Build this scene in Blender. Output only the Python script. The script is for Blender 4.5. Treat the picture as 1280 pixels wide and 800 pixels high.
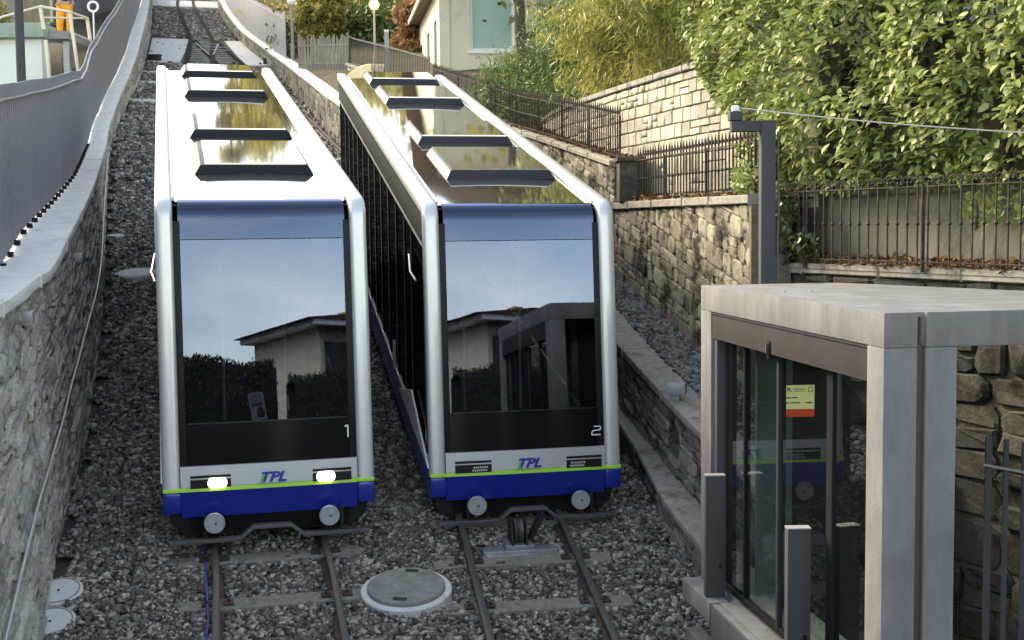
import bpy, math, random
import numpy as np
from mathutils import Vector, Matrix
from mathutils.noise import noise as pnoise

R_ = random.Random(7)
SC = bpy.context.scene
for o in list(bpy.data.objects):
    bpy.data.objects.remove(o)

# ------------------------------------------------------------------ camera
FPX, PITCH, ROLL = 1595.5, .0749, -.0107          # focal length in 1280-wide pixels
cam = bpy.data.cameras.new("camera")
cam.sensor_width = 36.0
cam.lens = 36.0 * FPX / 1280
cam.clip_start = .05
cam.clip_end = 3000
camo = bpy.data.objects.new("camera", cam)
SC.collection.objects.link(camo)
SC.camera = camo
F = np.array([0, math.cos(PITCH), -math.sin(PITCH)])
U = np.array([0, math.sin(PITCH), math.cos(PITCH)])
RR = np.array([1., 0, 0])
R2 = math.cos(ROLL) * RR + math.sin(ROLL) * U
U2 = -math.sin(ROLL) * RR + math.cos(ROLL) * U
camo.matrix_world = Matrix(((R2[0], U2[0], -F[0], 0), (R2[1], U2[1], -F[1], 0), (R2[2], U2[2], -F[2], 0), (0, 0, 0, 1)))

# ------------------------------------------------------------------ world and sun
SUN_EL, SUN_AZ = 33.0, -52.0            # azimuth from +Y, negative = left
w = bpy.data.worlds.new("World")
SC.world = w
w.use_nodes = True
nt = w.node_tree
nt.nodes.clear()
sky = nt.nodes.new("ShaderNodeTexSky")
sky.sky_type = 'NISHITA'
sky.sun_disc = False
sky.sun_elevation = math.radians(SUN_EL)
sky.sun_rotation = math.radians(SUN_AZ)
sky.air_density = 1.0
sky.dust_density = .7
sky.ozone_density = 1.5
bg = nt.nodes.new("ShaderNodeBackground")
bg.inputs[1].default_value = .15
wo = nt.nodes.new("ShaderNodeOutputWorld")
# thin soft cloud over the whole sky dome, as bright as the sky behind it and less blue
tcw = nt.nodes.new("ShaderNodeTexCoord"); mpw = nt.nodes.new("ShaderNodeMapping"); mpw.inputs['Scale'].default_value = (1, 1, 3.2)
nw = nt.nodes.new("ShaderNodeTexNoise"); nw.inputs['Scale'].default_value = 2.2; nw.inputs['Detail'].default_value = 7; nw.inputs['Roughness'].default_value = .55
nt.links.new(tcw.outputs['Generated'], mpw.inputs[0]); nt.links.new(mpw.outputs[0], nw.inputs['Vector'])
mrw = nt.nodes.new("ShaderNodeMapRange"); mrw.inputs['From Min'].default_value = .46; mrw.inputs['From Max'].default_value = .72; mrw.inputs['To Max'].default_value = .75
nt.links.new(nw.outputs[0], mrw.inputs[0])
bww = nt.nodes.new("ShaderNodeRGBToBW"); nt.links.new(sky.outputs[0], bww.inputs[0])
mlw = nt.nodes.new("ShaderNodeMath"); mlw.operation = 'MULTIPLY'; mlw.inputs[1].default_value = 1.7; nt.links.new(bww.outputs[0], mlw.inputs[0])
mxw = nt.nodes.new("ShaderNodeMix"); mxw.data_type = 'RGBA'
nt.links.new(mrw.outputs[0], mxw.inputs['Factor']); nt.links.new(sky.outputs[0], mxw.inputs['A']); nt.links.new(mlw.outputs[0], mxw.inputs['B'])
nt.links.new(mxw.outputs['Result'], bg.inputs[0])
nt.links.new(bg.outputs[0], wo.inputs[0])
sl = bpy.data.lights.new("sun", 'SUN')
sl.energy = 1.5
sl.angle = math.radians(26)
sl.color = (1, .955, .87)
so = bpy.data.objects.new("sun", sl)
SC.collection.objects.link(so)
_a, _e = math.radians(SUN_AZ), math.radians(SUN_EL)
so.rotation_euler = Vector((math.sin(_a) * math.cos(_e), math.cos(_a) * math.cos(_e), math.sin(_e))).to_track_quat('Z', 'Y').to_euler()
SC.view_settings.view_transform = 'Standard'
SC.view_settings.look = 'None'
SC.view_settings.exposure = 2.25
SC.view_settings.use_white_balance = True
SC.view_settings.white_balance_temperature = 8700
SC.view_settings.white_balance_tint = 8
SC.view_settings.gamma = 1
SC.render.film_transparent = False
SC.cycles.max_bounces = 8
SC.cycles.transparent_max_bounces = 12

# ------------------------------------------------------------------ helpers: geometry of the place
def ray(x, y):
    d = F + (x - 640) / FPX * R2 - (y - 400) / FPX * U2
    return d / d[1]
def px(P):
    P = np.asarray(P, float)
    w_ = max(P @ F, .01)
    return 640 + FPX * (P @ R2) / w_, 400 - FPX * (P @ U2) / w_
def at(x, y, d):
    return Vector(ray(x, y) * d)
def s_of(x, y): return (x + 3.79) * -.2576 + (y - 13.6) * .966
def gz(x, y):
    s = s_of(x, y)
    if s > 100: return -3.62 + 23.2 + (s - 100) * .12
    return -3.62 + (.232 * s if s > 0 else .19 * s if s > -14 else -2.66)

def catmull(P, n=10):
    P = [np.array(p, float) for p in P]
    P = [2 * P[0] - P[1]] + P + [2 * P[-1] - P[-2]]
    out = []
    for i in range(1, len(P) - 2):
        for k in range(n):
            t = k / n
            a, b, c, d = P[i - 1], P[i], P[i + 1], P[i + 2]
            out.append(.5 * (2 * b + (c - a) * t + (2 * a - 5 * b + 4 * c - d) * t * t + (3 * b - a - 3 * c + d) * t ** 3))
    out.append(P[-2])
    return np.array(out)

class Path:
    """plan polyline measured by arc length"""
    def __init__(s, P, n=8, smooth=True):
        s.P = catmull(P, n) if smooth else np.array(P, float)
        d = np.linalg.norm(np.diff(s.P[:, :2], axis=0), axis=1)
        s.L = np.concatenate([[0], np.cumsum(d)])
        s.len = s.L[-1]
    def pt(s, u, off=0.0):
        u0 = min(max(u, 0), s.len)
        i = min(int(np.searchsorted(s.L, u0, 'right')) - 1, len(s.P) - 2)
        t = (u0 - s.L[i]) / max(s.L[i + 1] - s.L[i], 1e-9)
        p = s.P[i] * (1 - t) + s.P[i + 1] * t
        d = s.P[i + 1][:2] - s.P[i][:2]
        d = d / np.linalg.norm(d)
        if u > s.len or u < 0:
            p = p.copy(); p[:2] += d * (u - u0)
        n = np.array([d[1], -d[0]])            # right of travel
        q = p.copy(); q[:2] += n * off
        return q, d, n
    def u_at_y(s, y):
        return float(np.interp(y, s.P[:, 1], s.L))

# ------------------------------------------------------------------ helpers: objects
COL = SC.collection
def props(o, label=None, cat=None, group=None, kind=None):
    if label: o["label"] = label
    if cat: o["category"] = cat
    if group: o["group"] = group
    if kind: o["kind"] = kind
    return o
def empty(name, loc=(0, 0, 0), rz=0, **k):
    o = bpy.data.objects.new(name, None)
    o.empty_display_size = .2
    COL.objects.link(o)
    o.location = loc
    o.rotation_euler = (0, 0, rz)
    return props(o, **k)
def link(name, me, parent=None, mw=None):
    o = bpy.data.objects.new(name, me)
    COL.objects.link(o)
    if parent is not None: o.parent = parent
    if mw is not None: o.matrix_basis = mw
    return o

class MB:
    def __init__(s):
        s.v, s.f, s.m, s.mats = [], [], [], []
    def mi(s, m):
        if m not in s.mats: s.mats.append(m)
        return s.mats.index(m)
    def add(s, vs, fs, m=None):
        b = len(s.v)
        s.v += [tuple(map(float, q)) for q in vs]
        i = s.mi(m)
        for q in fs:
            s.f.append([b + k for k in q]); s.m.append(i)
        return s
    def box(s, a, b, m=None, M=None, taper=0):
        x0, y0, z0 = a; x1, y1, z1 = b
        t = taper
        vs = [(x0, y0, z0), (x1, y0, z0), (x1, y1, z0), (x0, y1, z0), (x0 + t, y0 + t, z1), (x1 - t, y0 + t, z1), (x1 - t, y1 - t, z1), (x0 + t, y1 - t, z1)]
        if M is not None: vs = [M @ Vector(q) for q in vs]
        return s.add(vs, [(3, 2, 1, 0), (4, 5, 6, 7), (0, 1, 5, 4), (1, 2, 6, 5), (2, 3, 7, 6), (3, 0, 4, 7)], m)
    def bar(s, a, b, wx, wy, m=None, up=(0, 0, 1)):
        a, b = Vector(a), Vector(b)
        d = (b - a).normalized(); up = Vector(up)
        if abs(d.dot(up)) > .98: up = Vector((0, 1, 0)) if abs(d.y) < .9 else Vector((1, 0, 0))
        sx = d.cross(up).normalized() * wx / 2; sy = sx.cross(d).normalized() * wy / 2
        vs = [a - sx - sy, a + sx - sy, a + sx + sy, a - sx + sy, b - sx - sy, b + sx - sy, b + sx + sy, b - sx + sy]
        return s.add(vs, [(3, 2, 1, 0), (4, 5, 6, 7), (0, 1, 5, 4), (1, 2, 6, 5), (2, 3, 7, 6), (3, 0, 4, 7)], m)
    def tube(s, pts, r, n=8, m=None, cap=True):
        pts = [Vector(q) for q in pts]
        rs = r if isinstance(r, (list, tuple)) else [r] * len(pts)
        b = len(s.v); i_ = s.mi(m)
        prev = None
        for k, q in enumerate(pts):
            d = (pts[min(k + 1, len(pts) - 1)] - pts[max(k - 1, 0)]).normalized()
            if prev is None:
                prev = d.orthogonal().normalized()
            e = (prev - d * prev.dot(d)).normalized(); prev = e
            g = d.cross(e)
            for j in range(n):
                a = 2 * math.pi * j / n
                s.v.append(tuple(q + (e * math.cos(a) + g * math.sin(a)) * rs[k]))
        for k in range(len(pts) - 1):
            for j in range(n):
                s.f.append([b + k * n + j, b + k * n + (j + 1) % n, b + (k + 1) * n + (j + 1) % n, b + (k + 1) * n + j]); s.m.append(i_)
        if cap:
            s.f.append([b + j for j in range(n)][::-1]); s.m.append(i_)
            s.f.append([b + (len(pts) - 1) * n + j for j in range(n)]); s.m.append(i_)
        return s
    def grid(s, rows, m=None, close=False):
        """rows of points -> quads"""
        b = len(s.v); i_ = s.mi(m); n = len(rows[0])
        for r in rows: s.v += [tuple(map(float, q)) for q in r]
        for i in range(len(rows) - 1):
            for j in range(n - (0 if close else 1)):
                j2 = (j + 1) % n
                s.f.append([b + i * n + j, b + i * n + j2, b + (i + 1) * n + j2, b + (i + 1) * n + j]); s.m.append(i_)
        return s
    def prism(s, poly, a, b, m=None, ax='y', M=None):
        """poly: 2-D points; extruded from a to b on axis"""
        def P(q, t): return {'x': (t, q[0], q[1]), 'y': (q[0], t, q[1]), 'z': (q[0], q[1], t)}[ax]
        n = len(poly)
        vs = [P(q, a) for q in poly] + [P(q, b) for q in poly]
        if M is not None: vs = [M @ Vector(q) for q in vs]
        return s.add(vs, [tuple(range(n)), tuple(range(2 * n - 1, n - 1, -1))] + [(i, i + n, (i + 1) % n + n, (i + 1) % n) for i in range(n)], m)
    def mesh(s, name, smooth=False, bevel=0):
        me = bpy.data.meshes.new(name)
        me.from_pydata(s.v, [], s.f)
        for m in s.mats:
            me.materials.append(m)
        if len(s.mats) > 1: me.polygons.foreach_set('material_index', s.m)
        me.update()
        if smooth is not False:
            me.polygons.foreach_set('use_smooth', [True] * len(me.polygons))
            if smooth is not True:
                try: me.set_sharp_from_angle(angle=math.radians(smooth))
                except Exception: pass
        return me
    def build(s, name, parent=None, smooth=False, bevel=0, fixn=True, mw=None, **k):
        me = s.mesh(name, False)
        if fixn:
            import bmesh
            bm = bmesh.new(); bm.from_mesh(me)
            if bevel:
                ed = [e for e in bm.edges if len(e.link_faces) == 2 and e.calc_face_angle(0) > .6]
                try: bmesh.ops.bevel(bm, geom=ed, offset=bevel, segments=2, affect='EDGES', profile=.6)
                except Exception: pass
            bmesh.ops.recalc_face_normals(bm, faces=bm.faces)
            bm.to_mesh(me); bm.free()
        if smooth is not False or bevel:
            me.polygons.foreach_set('use_smooth', [True] * len(me.polygons))
            me.set_sharp_from_angle(angle=math.radians(35 if smooth in (False, True) else smooth))
        o = link(name, me, parent, mw)
        return props(o, **k)

def np_mesh(name, V, Q, mat, rnd=None, k=4):
    """V (n,3), Q (m,k) numpy -> mesh; rnd per-vertex float attribute 'rnd'"""
    me = bpy.data.meshes.new(name)
    me.vertices.add(len(V)); me.vertices.foreach_set('co', np.asarray(V, np.float32).ravel())
    m = len(Q)
    me.loops.add(m * k); me.loops.foreach_set('vertex_index', np.asarray(Q, np.int32).ravel())
    me.polygons.add(m); me.polygons.foreach_set('loop_start', np.arange(0, m * k, k, dtype=np.int32))
    me.polygons.foreach_set('loop_total', np.full(m, k, np.int32))
    me.update(calc_edges=True)
    if rnd is not None:
        a = me.attributes.new('rnd', 'FLOAT', 'POINT'); a.data.foreach_set('value', np.asarray(rnd, np.float32))
    me.materials.append(mat)
    return me

def copy_tree(o, parent=None):
    c = o.copy(); COL.objects.link(c)
    if parent is not None: c.parent = parent
    for ch in [q for q in o.children]:
        copy_tree(ch, c)
    return c

# ------------------------------------------------------------------ materials
MATS = {}
def mat(name, col, rough=.7, metal=0, spec=.5, noise=0, nscale=8, bump=0, bscale=40, col2=None, ramp=None, emit=None, estr=0, coat=0,
        rnd=None, rndcol=None, alpha=None, trans=0, streak=0, stain=None, detail=6, aniso=False, sub=None, objcoord=False):
    """principled with noise variation between col and col2, stains, bump, per-object/attribute variation"""
    if name in MATS: return MATS[name]
    m = bpy.data.materials.new(name); m.use_nodes = True
    t = m.node_tree; N = t.nodes; Lk = t.links
    b = N['Principled BSDF']
    b.inputs['Roughness'].default_value = rough
    b.inputs['Metallic'].default_value = metal
    b.inputs['Specular IOR Level'].default_value = spec
    if coat: b.inputs['Coat Weight'].default_value = coat; b.inputs['Coat Roughness'].default_value = .05
    if trans: b.inputs['Transmission Weight'].default_value = trans
    c4 = lambda c: (c[0], c[1], c[2], 1)
    if emit: b.inputs['Emission Color'].default_value = c4(emit); b.inputs['Emission Strength'].default_value = estr
    tc = N.new('ShaderNodeTexCoord' if objcoord else 'ShaderNodeNewGeometry')
    pos = tc.outputs['Object' if objcoord else 'Position']
    cur = None
    if noise or col2:
        n = N.new('ShaderNodeTexNoise'); n.inputs['Scale'].default_value = nscale; n.inputs['Detail'].default_value = detail
        n.inputs['Roughness'].default_value = .62
        if streak:
            mp = N.new('ShaderNodeMapping'); mp.inputs['Scale'].default_value = (1, 1, streak)
            Lk.new(pos, mp.inputs[0]); Lk.new(mp.outputs[0], n.inputs['Vector'])
        else: Lk.new(pos, n.inputs['Vector'])
        r = N.new('ShaderNodeValToRGB')
        if col2 is None: col2 = tuple(q * (1 - noise) for q in col)
        els = [(.35, col2), (.65, col)] if ramp is None else ramp
        while len(r.color_ramp.elements) < len(els): r.color_ramp.elements.new(.5)
        for e, (p, c) in zip(r.color_ramp.elements, els): e.position = p; e.color = c4(c)
        Lk.new(n.outputs[0], r.inputs[0]); cur = r.outputs[0]
    if stain:       # (color, scale, threshold, softness)
        n2 = N.new('ShaderNodeTexNoise'); n2.inputs['Scale'].default_value = stain[1]; n2.inputs['Detail'].default_value = 8; n2.inputs['Roughness'].default_value = .7
        Lk.new(pos, n2.inputs['Vector'])
        r2 = N.new('ShaderNodeMapRange'); r2.inputs['From Min'].default_value = stain[2]; r2.inputs['From Max'].default_value = stain[2] + stain[3]
        Lk.new(n2.outputs[0], r2.inputs[0])
        mx = N.new('ShaderNodeMix'); mx.data_type = 'RGBA'
        Lk.new(r2.outputs[0], mx.inputs['Factor'])
        if cur: Lk.new(cur, mx.inputs['A'])
        else: mx.inputs['A'].default_value = c4(col)
        mx.inputs['B'].default_value = c4(stain[0]); cur = mx.outputs['Result']
    if rnd:         # 'obj' or 'attr': colour ramp multiplied in
        if rnd == 'obj':
            q = N.new('ShaderNodeObjectInfo'); src = q.outputs['Random']
        else:
            q = N.new('ShaderNodeAttribute'); q.attribute_name = 'rnd'; src = q.outputs['Fac']
        r3 = N.new('ShaderNodeValToRGB'); cols = rndcol
        while len(r3.color_ramp.elements) < len(cols): r3.color_ramp.elements.new(.5)
        for i, (e, c) in enumerate(zip(r3.color_ramp.elements, cols)): e.position = (i + .0) / len(cols); e.color = c4(c)
        r3.color_ramp.interpolation = 'CONSTANT' if rnd == 'obj' else 'LINEAR'
        Lk.new(src, r3.inputs[0])
        if cur:
            mx = N.new('ShaderNodeMix'); mx.data_type = 'RGBA'; mx.blend_type = 'MULTIPLY'; mx.inputs['Factor'].default_value = 1
            Lk.new(cur, mx.inputs['A']); Lk.new(r3.outputs[0], mx.inputs['B']); cur = mx.outputs['Result']
        else: cur = r3.outputs[0]
    if cur: Lk.new(cur, b.inputs['Base Color'])
    else: b.inputs['Base Color'].default_value = c4(col)
    if bump:
        n4 = N.new('ShaderNodeTexNoise'); n4.inputs['Scale'].default_value = bscale; n4.inputs['Detail'].default_value = 8; n4.inputs['Roughness'].default_value = .65
        Lk.new(pos, n4.inputs['Vector'])
        bp = N.new('ShaderNodeBump'); bp.inputs['Strength'].default_value = min(bump, 1); bp.inputs['Distance'].default_value = .02
        Lk.new(n4.outputs[0], bp.inputs['Height']); Lk.new(bp.outputs[0], b.inputs['Normal'])
    if sub:         # translucency for leaves
        tr = N.new('ShaderNodeBsdfTranslucent'); mxs = N.new('ShaderNodeMixShader'); mxs.inputs[0].default_value = sub
        if cur: Lk.new(cur, tr.inputs[0])
        else: tr.inputs[0].default_value = c4(col)
        out = N['Material Output']
        Lk.new(b.outputs[0], mxs.inputs[1]); Lk.new(tr.outputs[0], mxs.inputs[2]); Lk.new(mxs.outputs[0], out.inputs[0])
    MATS[name] = m
    return m

def glass(name, tint=(.02, .025, .035), refl=.9, see=.35, rough=.01, ior=1.5, seecol=(.35, .38, .42)):
    if name in MATS: return MATS[name]
    m = bpy.data.materials.new(name); m.use_nodes = True
    t = m.node_tree; N = t.nodes; Lk = t.links; N.remove(N['Principled BSDF'])
    g = N.new('ShaderNodeBsdfGlossy'); g.inputs['Roughness'].default_value = rough; g.inputs['Color'].default_value = (*(refl if isinstance(refl, tuple) else (refl, refl, refl)), 1)
    d = N.new('ShaderNodeBsdfDiffuse'); d.inputs[0].default_value = (*tint, 1)
    tr = N.new('ShaderNodeBsdfTransparent'); tr.inputs[0].default_value = (*seecol, 1)
    mx = N.new('ShaderNodeMixShader'); mx.inputs[0].default_value = see
    Lk.new(d.outputs[0], mx.inputs[1]); Lk.new(tr.outputs[0], mx.inputs[2])
    fr = N.new('ShaderNodeFresnel'); fr.inputs[0].default_value = ior
    mx2 = N.new('ShaderNodeMixShader')
    ge = N.new('ShaderNodeNewGeometry'); iv = N.new('ShaderNodeMath'); iv.operation = 'SUBTRACT'; iv.inputs[0].default_value = 1
    Lk.new(ge.outputs['Backfacing'], iv.inputs[1])
    ml = N.new('ShaderNodeMath'); ml.operation = 'MULTIPLY'; Lk.new(fr.outputs[0], ml.inputs[0]); Lk.new(iv.outputs[0], ml.inputs[1])
    Lk.new(ml.outputs[0], mx2.inputs[0]); Lk.new(mx.outputs[0], mx2.inputs[1]); Lk.new(g.outputs[0], mx2.inputs[2])
    Lk.new(mx2.outputs[0], N['Material Output'].inputs[0])
    MATS[name] = m
    return m

silver = mat('silver_paint', (.64, .64, .64), .34, .4, noise=.12, nscale=3, coat=.3, streak=.3)
silver_panel = mat('silver_panel', (.50, .51, .52), .38, .4)
roofmet = mat('roof_sheet', (.50, .49, .46), .04, .95, noise=.12, nscale=1.3)
rooftrim = mat('roof_trim', (.80, .80, .80), .3, .3)
darkmet = mat('dark_metal', (.018, .018, .022), .45, .3)
gasket = mat('black_rubber', (.007, .007, .008), .5, 0, .25)
blackp = mat('black_gloss_panel', (.006, .006, .009), .12, 0, .35)
blue = mat('blue_paint', (.004, .022, .28), .3, .1, coat=.3)
green = mat('lime_stripe', (.36, .70, .06), .35)
white = mat('white_paint', (.78, .79, .78), .4)
grey_buf = mat('buffer_grey', (.42, .43, .45), .5, .3, noise=.2, nscale=20)
under = mat('underframe', (.014, .014, .017), .7, .2, noise=.4, nscale=12)
steelgrey = mat('anthracite_steel', (.075, .077, .085), .75, 0, .15, noise=.12, nscale=3, streak=.2)
coping = mat('coping_concrete', (.70, .69, .66), .85, 0, .3, noise=.14, nscale=6, bump=.25, bscale=60, stain=((.36, .36, .35), 1.4, .56, .2))
coping_r = mat('old_coping', (.36, .33, .28), .9, 0, .3, noise=.3, nscale=9, bump=.5, bscale=40, stain=((.13, .12, .09), 3, .52, .15))
concrete = mat('shelter_concrete', (.205, .205, .21), .8, 0, .35, noise=.36, nscale=4, bump=.3, bscale=50, stain=((.145, .145, .15), 1.9, .47, .22), streak=.3)
# ================================================================== SETTING
WP = {}
_link0 = link
def link(name, me, parent=None, mw=None):
    o = _link0(name, me, parent, mw)
    if parent is not None and parent.name in WP:
        o.matrix_parent_inverse = Matrix.Translation(-WP[parent.name])
    elif parent is not None and me is not None and parent.type == 'MESH':
        pass
    return o
def wempty(name, loc, **k):
    o = empty(name, loc, 0, **k); WP[o.name] = Vector(loc); return o

LW = Path([(-3.6, 6.2), (-4.12, 9.8), (-4.55, 11.89), (-4.94, 13.37), (-5.23, 14.64), (-5.55, 16.14), (-5.85, 17.32), (-6.45, 19.52), (-7.62, 23.69), (-9.88, 31.22), (-12.07, 38.92), (-14.16, 47.95), (-15.99, 56.03), (-21.74, 78.52), (-27.5, 100), (-31, 114)])
C1 = Path([(2.95, 10.2), (2.5, 13.2), (2.17, 14.72), (1.55, 17.57), (.72, 21.7), (-.95, 28), (-3.2, 34.5), (-5.54, 40.9), (-7.61, 48.6), (-11.13, 60.61), (-15.32, 73.69), (-20.12, 90.77), (-24.66, 109.92)])
C2 = Path([(2.5, 11.6), (2.12, 13.3), (1.81, 14.83), (1.53, 17.0), (.55, 21.5), (-.5, 26), (-1.3, 28.9)])
UA = Path([(2.95, 15.5), (2.35, 18.1), (1.78, 20.6), (0, 28.6), (-3.2, 40), (-6, 49), (-9.3, 60), (-13.3, 75), (-18.2, 92), (-24, 112)])
DD = Path([(3.75, 15.6), (2.78, 18.5), (1.5, 23.5), (1.0, 26), (.75, 28.5)])
BB = Path([(6.9, 8.0), (5.75, 10.6), (4.5, 13.2), (3.3, 15.75)], smooth=False)
EE = Path([(7.3, 8.3), (6.15, 10.9), (4.95, 13.4), (3.75, 15.9)], smooth=False)
T1 = Path([(-.55, 4.2), (-1.12, 7), (-2.21, 11.77), (-2.70, 13.87), (-6.05, 26.55), (-9.9, 41.5), (-14.75, 61.5), (-17.1, 72)])
T2 = Path([(1.5, 4.2), (1.09, 7), (.37, 11.96), (.02, 14.36), (-.34, 16.6), (-.80, 19.1), (-2.62, 27.97), (-7.3, 44), (-13.35, 61.6), (-16.85, 72)])
T3 = Path([(-17.1, 72), (-18.9, 78.5), (-23.4, 94.4), (-25.8, 103.5), (-31, 125)])

LZ_S = [-14, -3.1, .6, 1.4, 2.9, 4.1, 6.4, 10.7, 18.6, 26.6, 35.9, 44, 67, 95, 120]
LZ_Z = [-.95, -.66, -.47, -.44, -.05, .13, .43, 1.06, 2.04, 3.46, 5.79, 8.2, 13.8, 20.3, 24]
def lz(x, y): return float(np.interp(s_of(x, y), LZ_S, LZ_Z))
def c1h(x, y): return float(np.interp(s_of(x, y), [-5, 10, 26.8, 34.8, 47, 61, 79, 98], [1.35, 1.35, 1.46, 1.13, .82, .81, 1.21, 1.3]))
def uaz(x, y): return float(np.interp(y, [20.9, 28.6, 40, 49, 60, 75, 92, 112], [1.0, 2.15, 4.35, 6.1, 8.5, 12, 16, 20]))

# ---- ground far and near
ballast_m = mat('ballast_bed', (.10, .098, .095), .95, 0, .2, noise=.6, nscale=22, bump=1, bscale=55, stain=((.13, .10, .075), 1.3, .55, .2))
soil = mat('soil', (.10, .075, .05), .95, 0, .2, noise=.45, nscale=6, bump=.8, bscale=30, stain=((.045, .06, .02), .8, .5, .2))
verge = mat('verge_earth', (.13, .10, .07), .95, 0, .2, noise=.4, nscale=3, bump=.8, bscale=14, stain=((.05, .075, .025), .5, .48, .15))
rows = []
for y in [-700, -400, -200, -120, -70, -40, -25, -12, -4, 2, 8] + [13.6 + 4 * k for k in range(28)] + [140, 180, 260, 400, 700]:
    r = []
    for x in [-700, -300, -120, -60, -35, -22, -12, -6, 0, 6, 12, 22, 35, 60, 120, 300, 700]:
        xs = x + (-.235 * (y - 13) if 13 < y < 130 else (-.235 * 117 if y >= 130 else 0))
        z = gz(-3.8 - .2667 * max(min(y, 120) - 13.6, -14), max(min(y, 120), 2)) - .5
        z -= .9 if y < 9 else 0
        if y < -30: z -= min(8, (-30 - y) * .05)
        r.append((xs, y, z))
    rows.append(r)
g = MB().grid(rows, verge).build('ground', smooth=True); props(g, kind='structure')

rows = []
for k in range(150):
    y = 6 + k * .72
    a = LW.pt(LW.u_at_y(y))[0]
    b = (C2 if y < 28 else C1)
    bb = b.pt(b.u_at_y(max(y, b.P[0][1])))[0]
    r = []
    for j in range(13):
        t = j / 12
        x = a[0] * (1 - t) + (bb[0] + .05) * t
        yy = y
        n = pnoise(Vector((x * 1.3, yy * 1.3, 0))) * .02
        r.append((x - (.1 if j == 0 else 0), yy, gz(x, yy) + n))
    rows.append(r)
g = MB().grid(rows, ballast_m).build('ballast_bed', smooth=True); props(g, kind='structure')

# strip of ballast behind the right-hand coping, and the verge farther up
rows = []
for k in range(110):
    y = 13.0 + k * .9
    a = C1.pt(C1.u_at_y(y), .38)[0]
    if y < 15.5: b = (3.3 + (15.75 - y) * .48, y)
    else: b = UA.pt(UA.u_at_y(y), .08)[0]
    za = gz(a[0], a[1]) + c1h(a[0], a[1]) - .05
    rows.append([(a[0] * (1 - t) + b[0] * t, y, za + (.02 if y < 30 else .25 * t)) for t in (0, .25, .5, .75, 1)])
g = MB().grid(rows[:22], ballast_m).build('upper_ballast_strip', smooth=True); props(g, kind='structure')
g = MB().grid(rows[21:], verge).build('verge', smooth=True); props(g, kind='structure')

# left-hand and right-hand hillsides
rows = []
for k in range(60):
    y = -20 + k * 2.4
    q, d, n = LW.pt(LW.u_at_y(y) if y > 6.2 else y - 6.2)
    z = lz(q[0], q[1])
    rows.append([(q[0] - n[0] * o, q[1] - n[1] * o, z + dz) for o, dz in ((.25, -.12), (1, -.14), (3, -.2), (8, -.1), (20, .6), (50, 3), (110, 8))])
g = MB().grid(rows, soil).build('left_hillside', smooth=True); props(g, kind='structure')
BL = [(8.6, 5, .3), (7.2, 8.5, .3), (6.05, 10.95, .3), (4.9, 13.4, .3), (3.9, 15.5, .3), (3.3, 17, 2.2), (2.9, 18.5, 2.2), (1.62, 23.5, 2.2), (1.1, 26, 2.2), (.85, 28.5, 2.25), (-2.9, 40, 4.3), (-5.7, 49, 6.05), (-9, 60, 8.45), (-13, 75, 11.9), (-17.9, 92, 15.9), (-23.7, 112, 19.9), (-33, 150, 25)]
rows = [[(x + o, y + o * .27, z + dz + (1.9 if z < 1 and o >= 1.2 else 0)) for o, dz in ((0, 0), (.5, .02), (1.2, .06), (4, .4), (12, 1.6), (35, 6), (110, 18))] for x, y, z in BL]
g = MB().grid(rows, verge).build('right_hillside', smooth=True); props(g, kind='structure')
# ledge soils
def ledge(name, A, B, ya, yb, z, m):
    rr = []
    for k in range(24):
        y = ya + (yb - ya) * k / 23
        a = A.pt(A.u_at_y(y), .12)[0]; b = B.pt(B.u_at_y(y), .1)[0]
        zz = z(y) if callable(z) else z
        rr.append([(a[0] * (1 - t) + b[0] * t, y, zz + .05 * math.sin(t * 3) + .02 * pnoise(Vector((y * 3, t * 3, 0)))) for t in (0, .2, .5, .8, 1)])
    return props(MB().grid(rr, m).build(name, smooth=True), kind='structure')
ledge('lower_ledge', UA, DD, 15.6, 20.8, .26, soil)
ledge('upper_ledge', UA, DD, 20.8, 28.4, lambda y: uaz(0, y) - .06, soil)
rr = []
for k in range(12):
    t = k / 11
    a = BB.pt(BB.len * t, -.1)[0]; b = EE.pt(EE.len * t, -.02)[0]
    rr.append([(a[0] * (1 - q) + b[0] * q, a[1] * (1 - q) + b[1] * q, -.56 + .07 * q) for q in (0, .3, .6, 1)])
props(MB().grid(rr, soil).build('planted_ledge', smooth=True), kind='structure')

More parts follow.
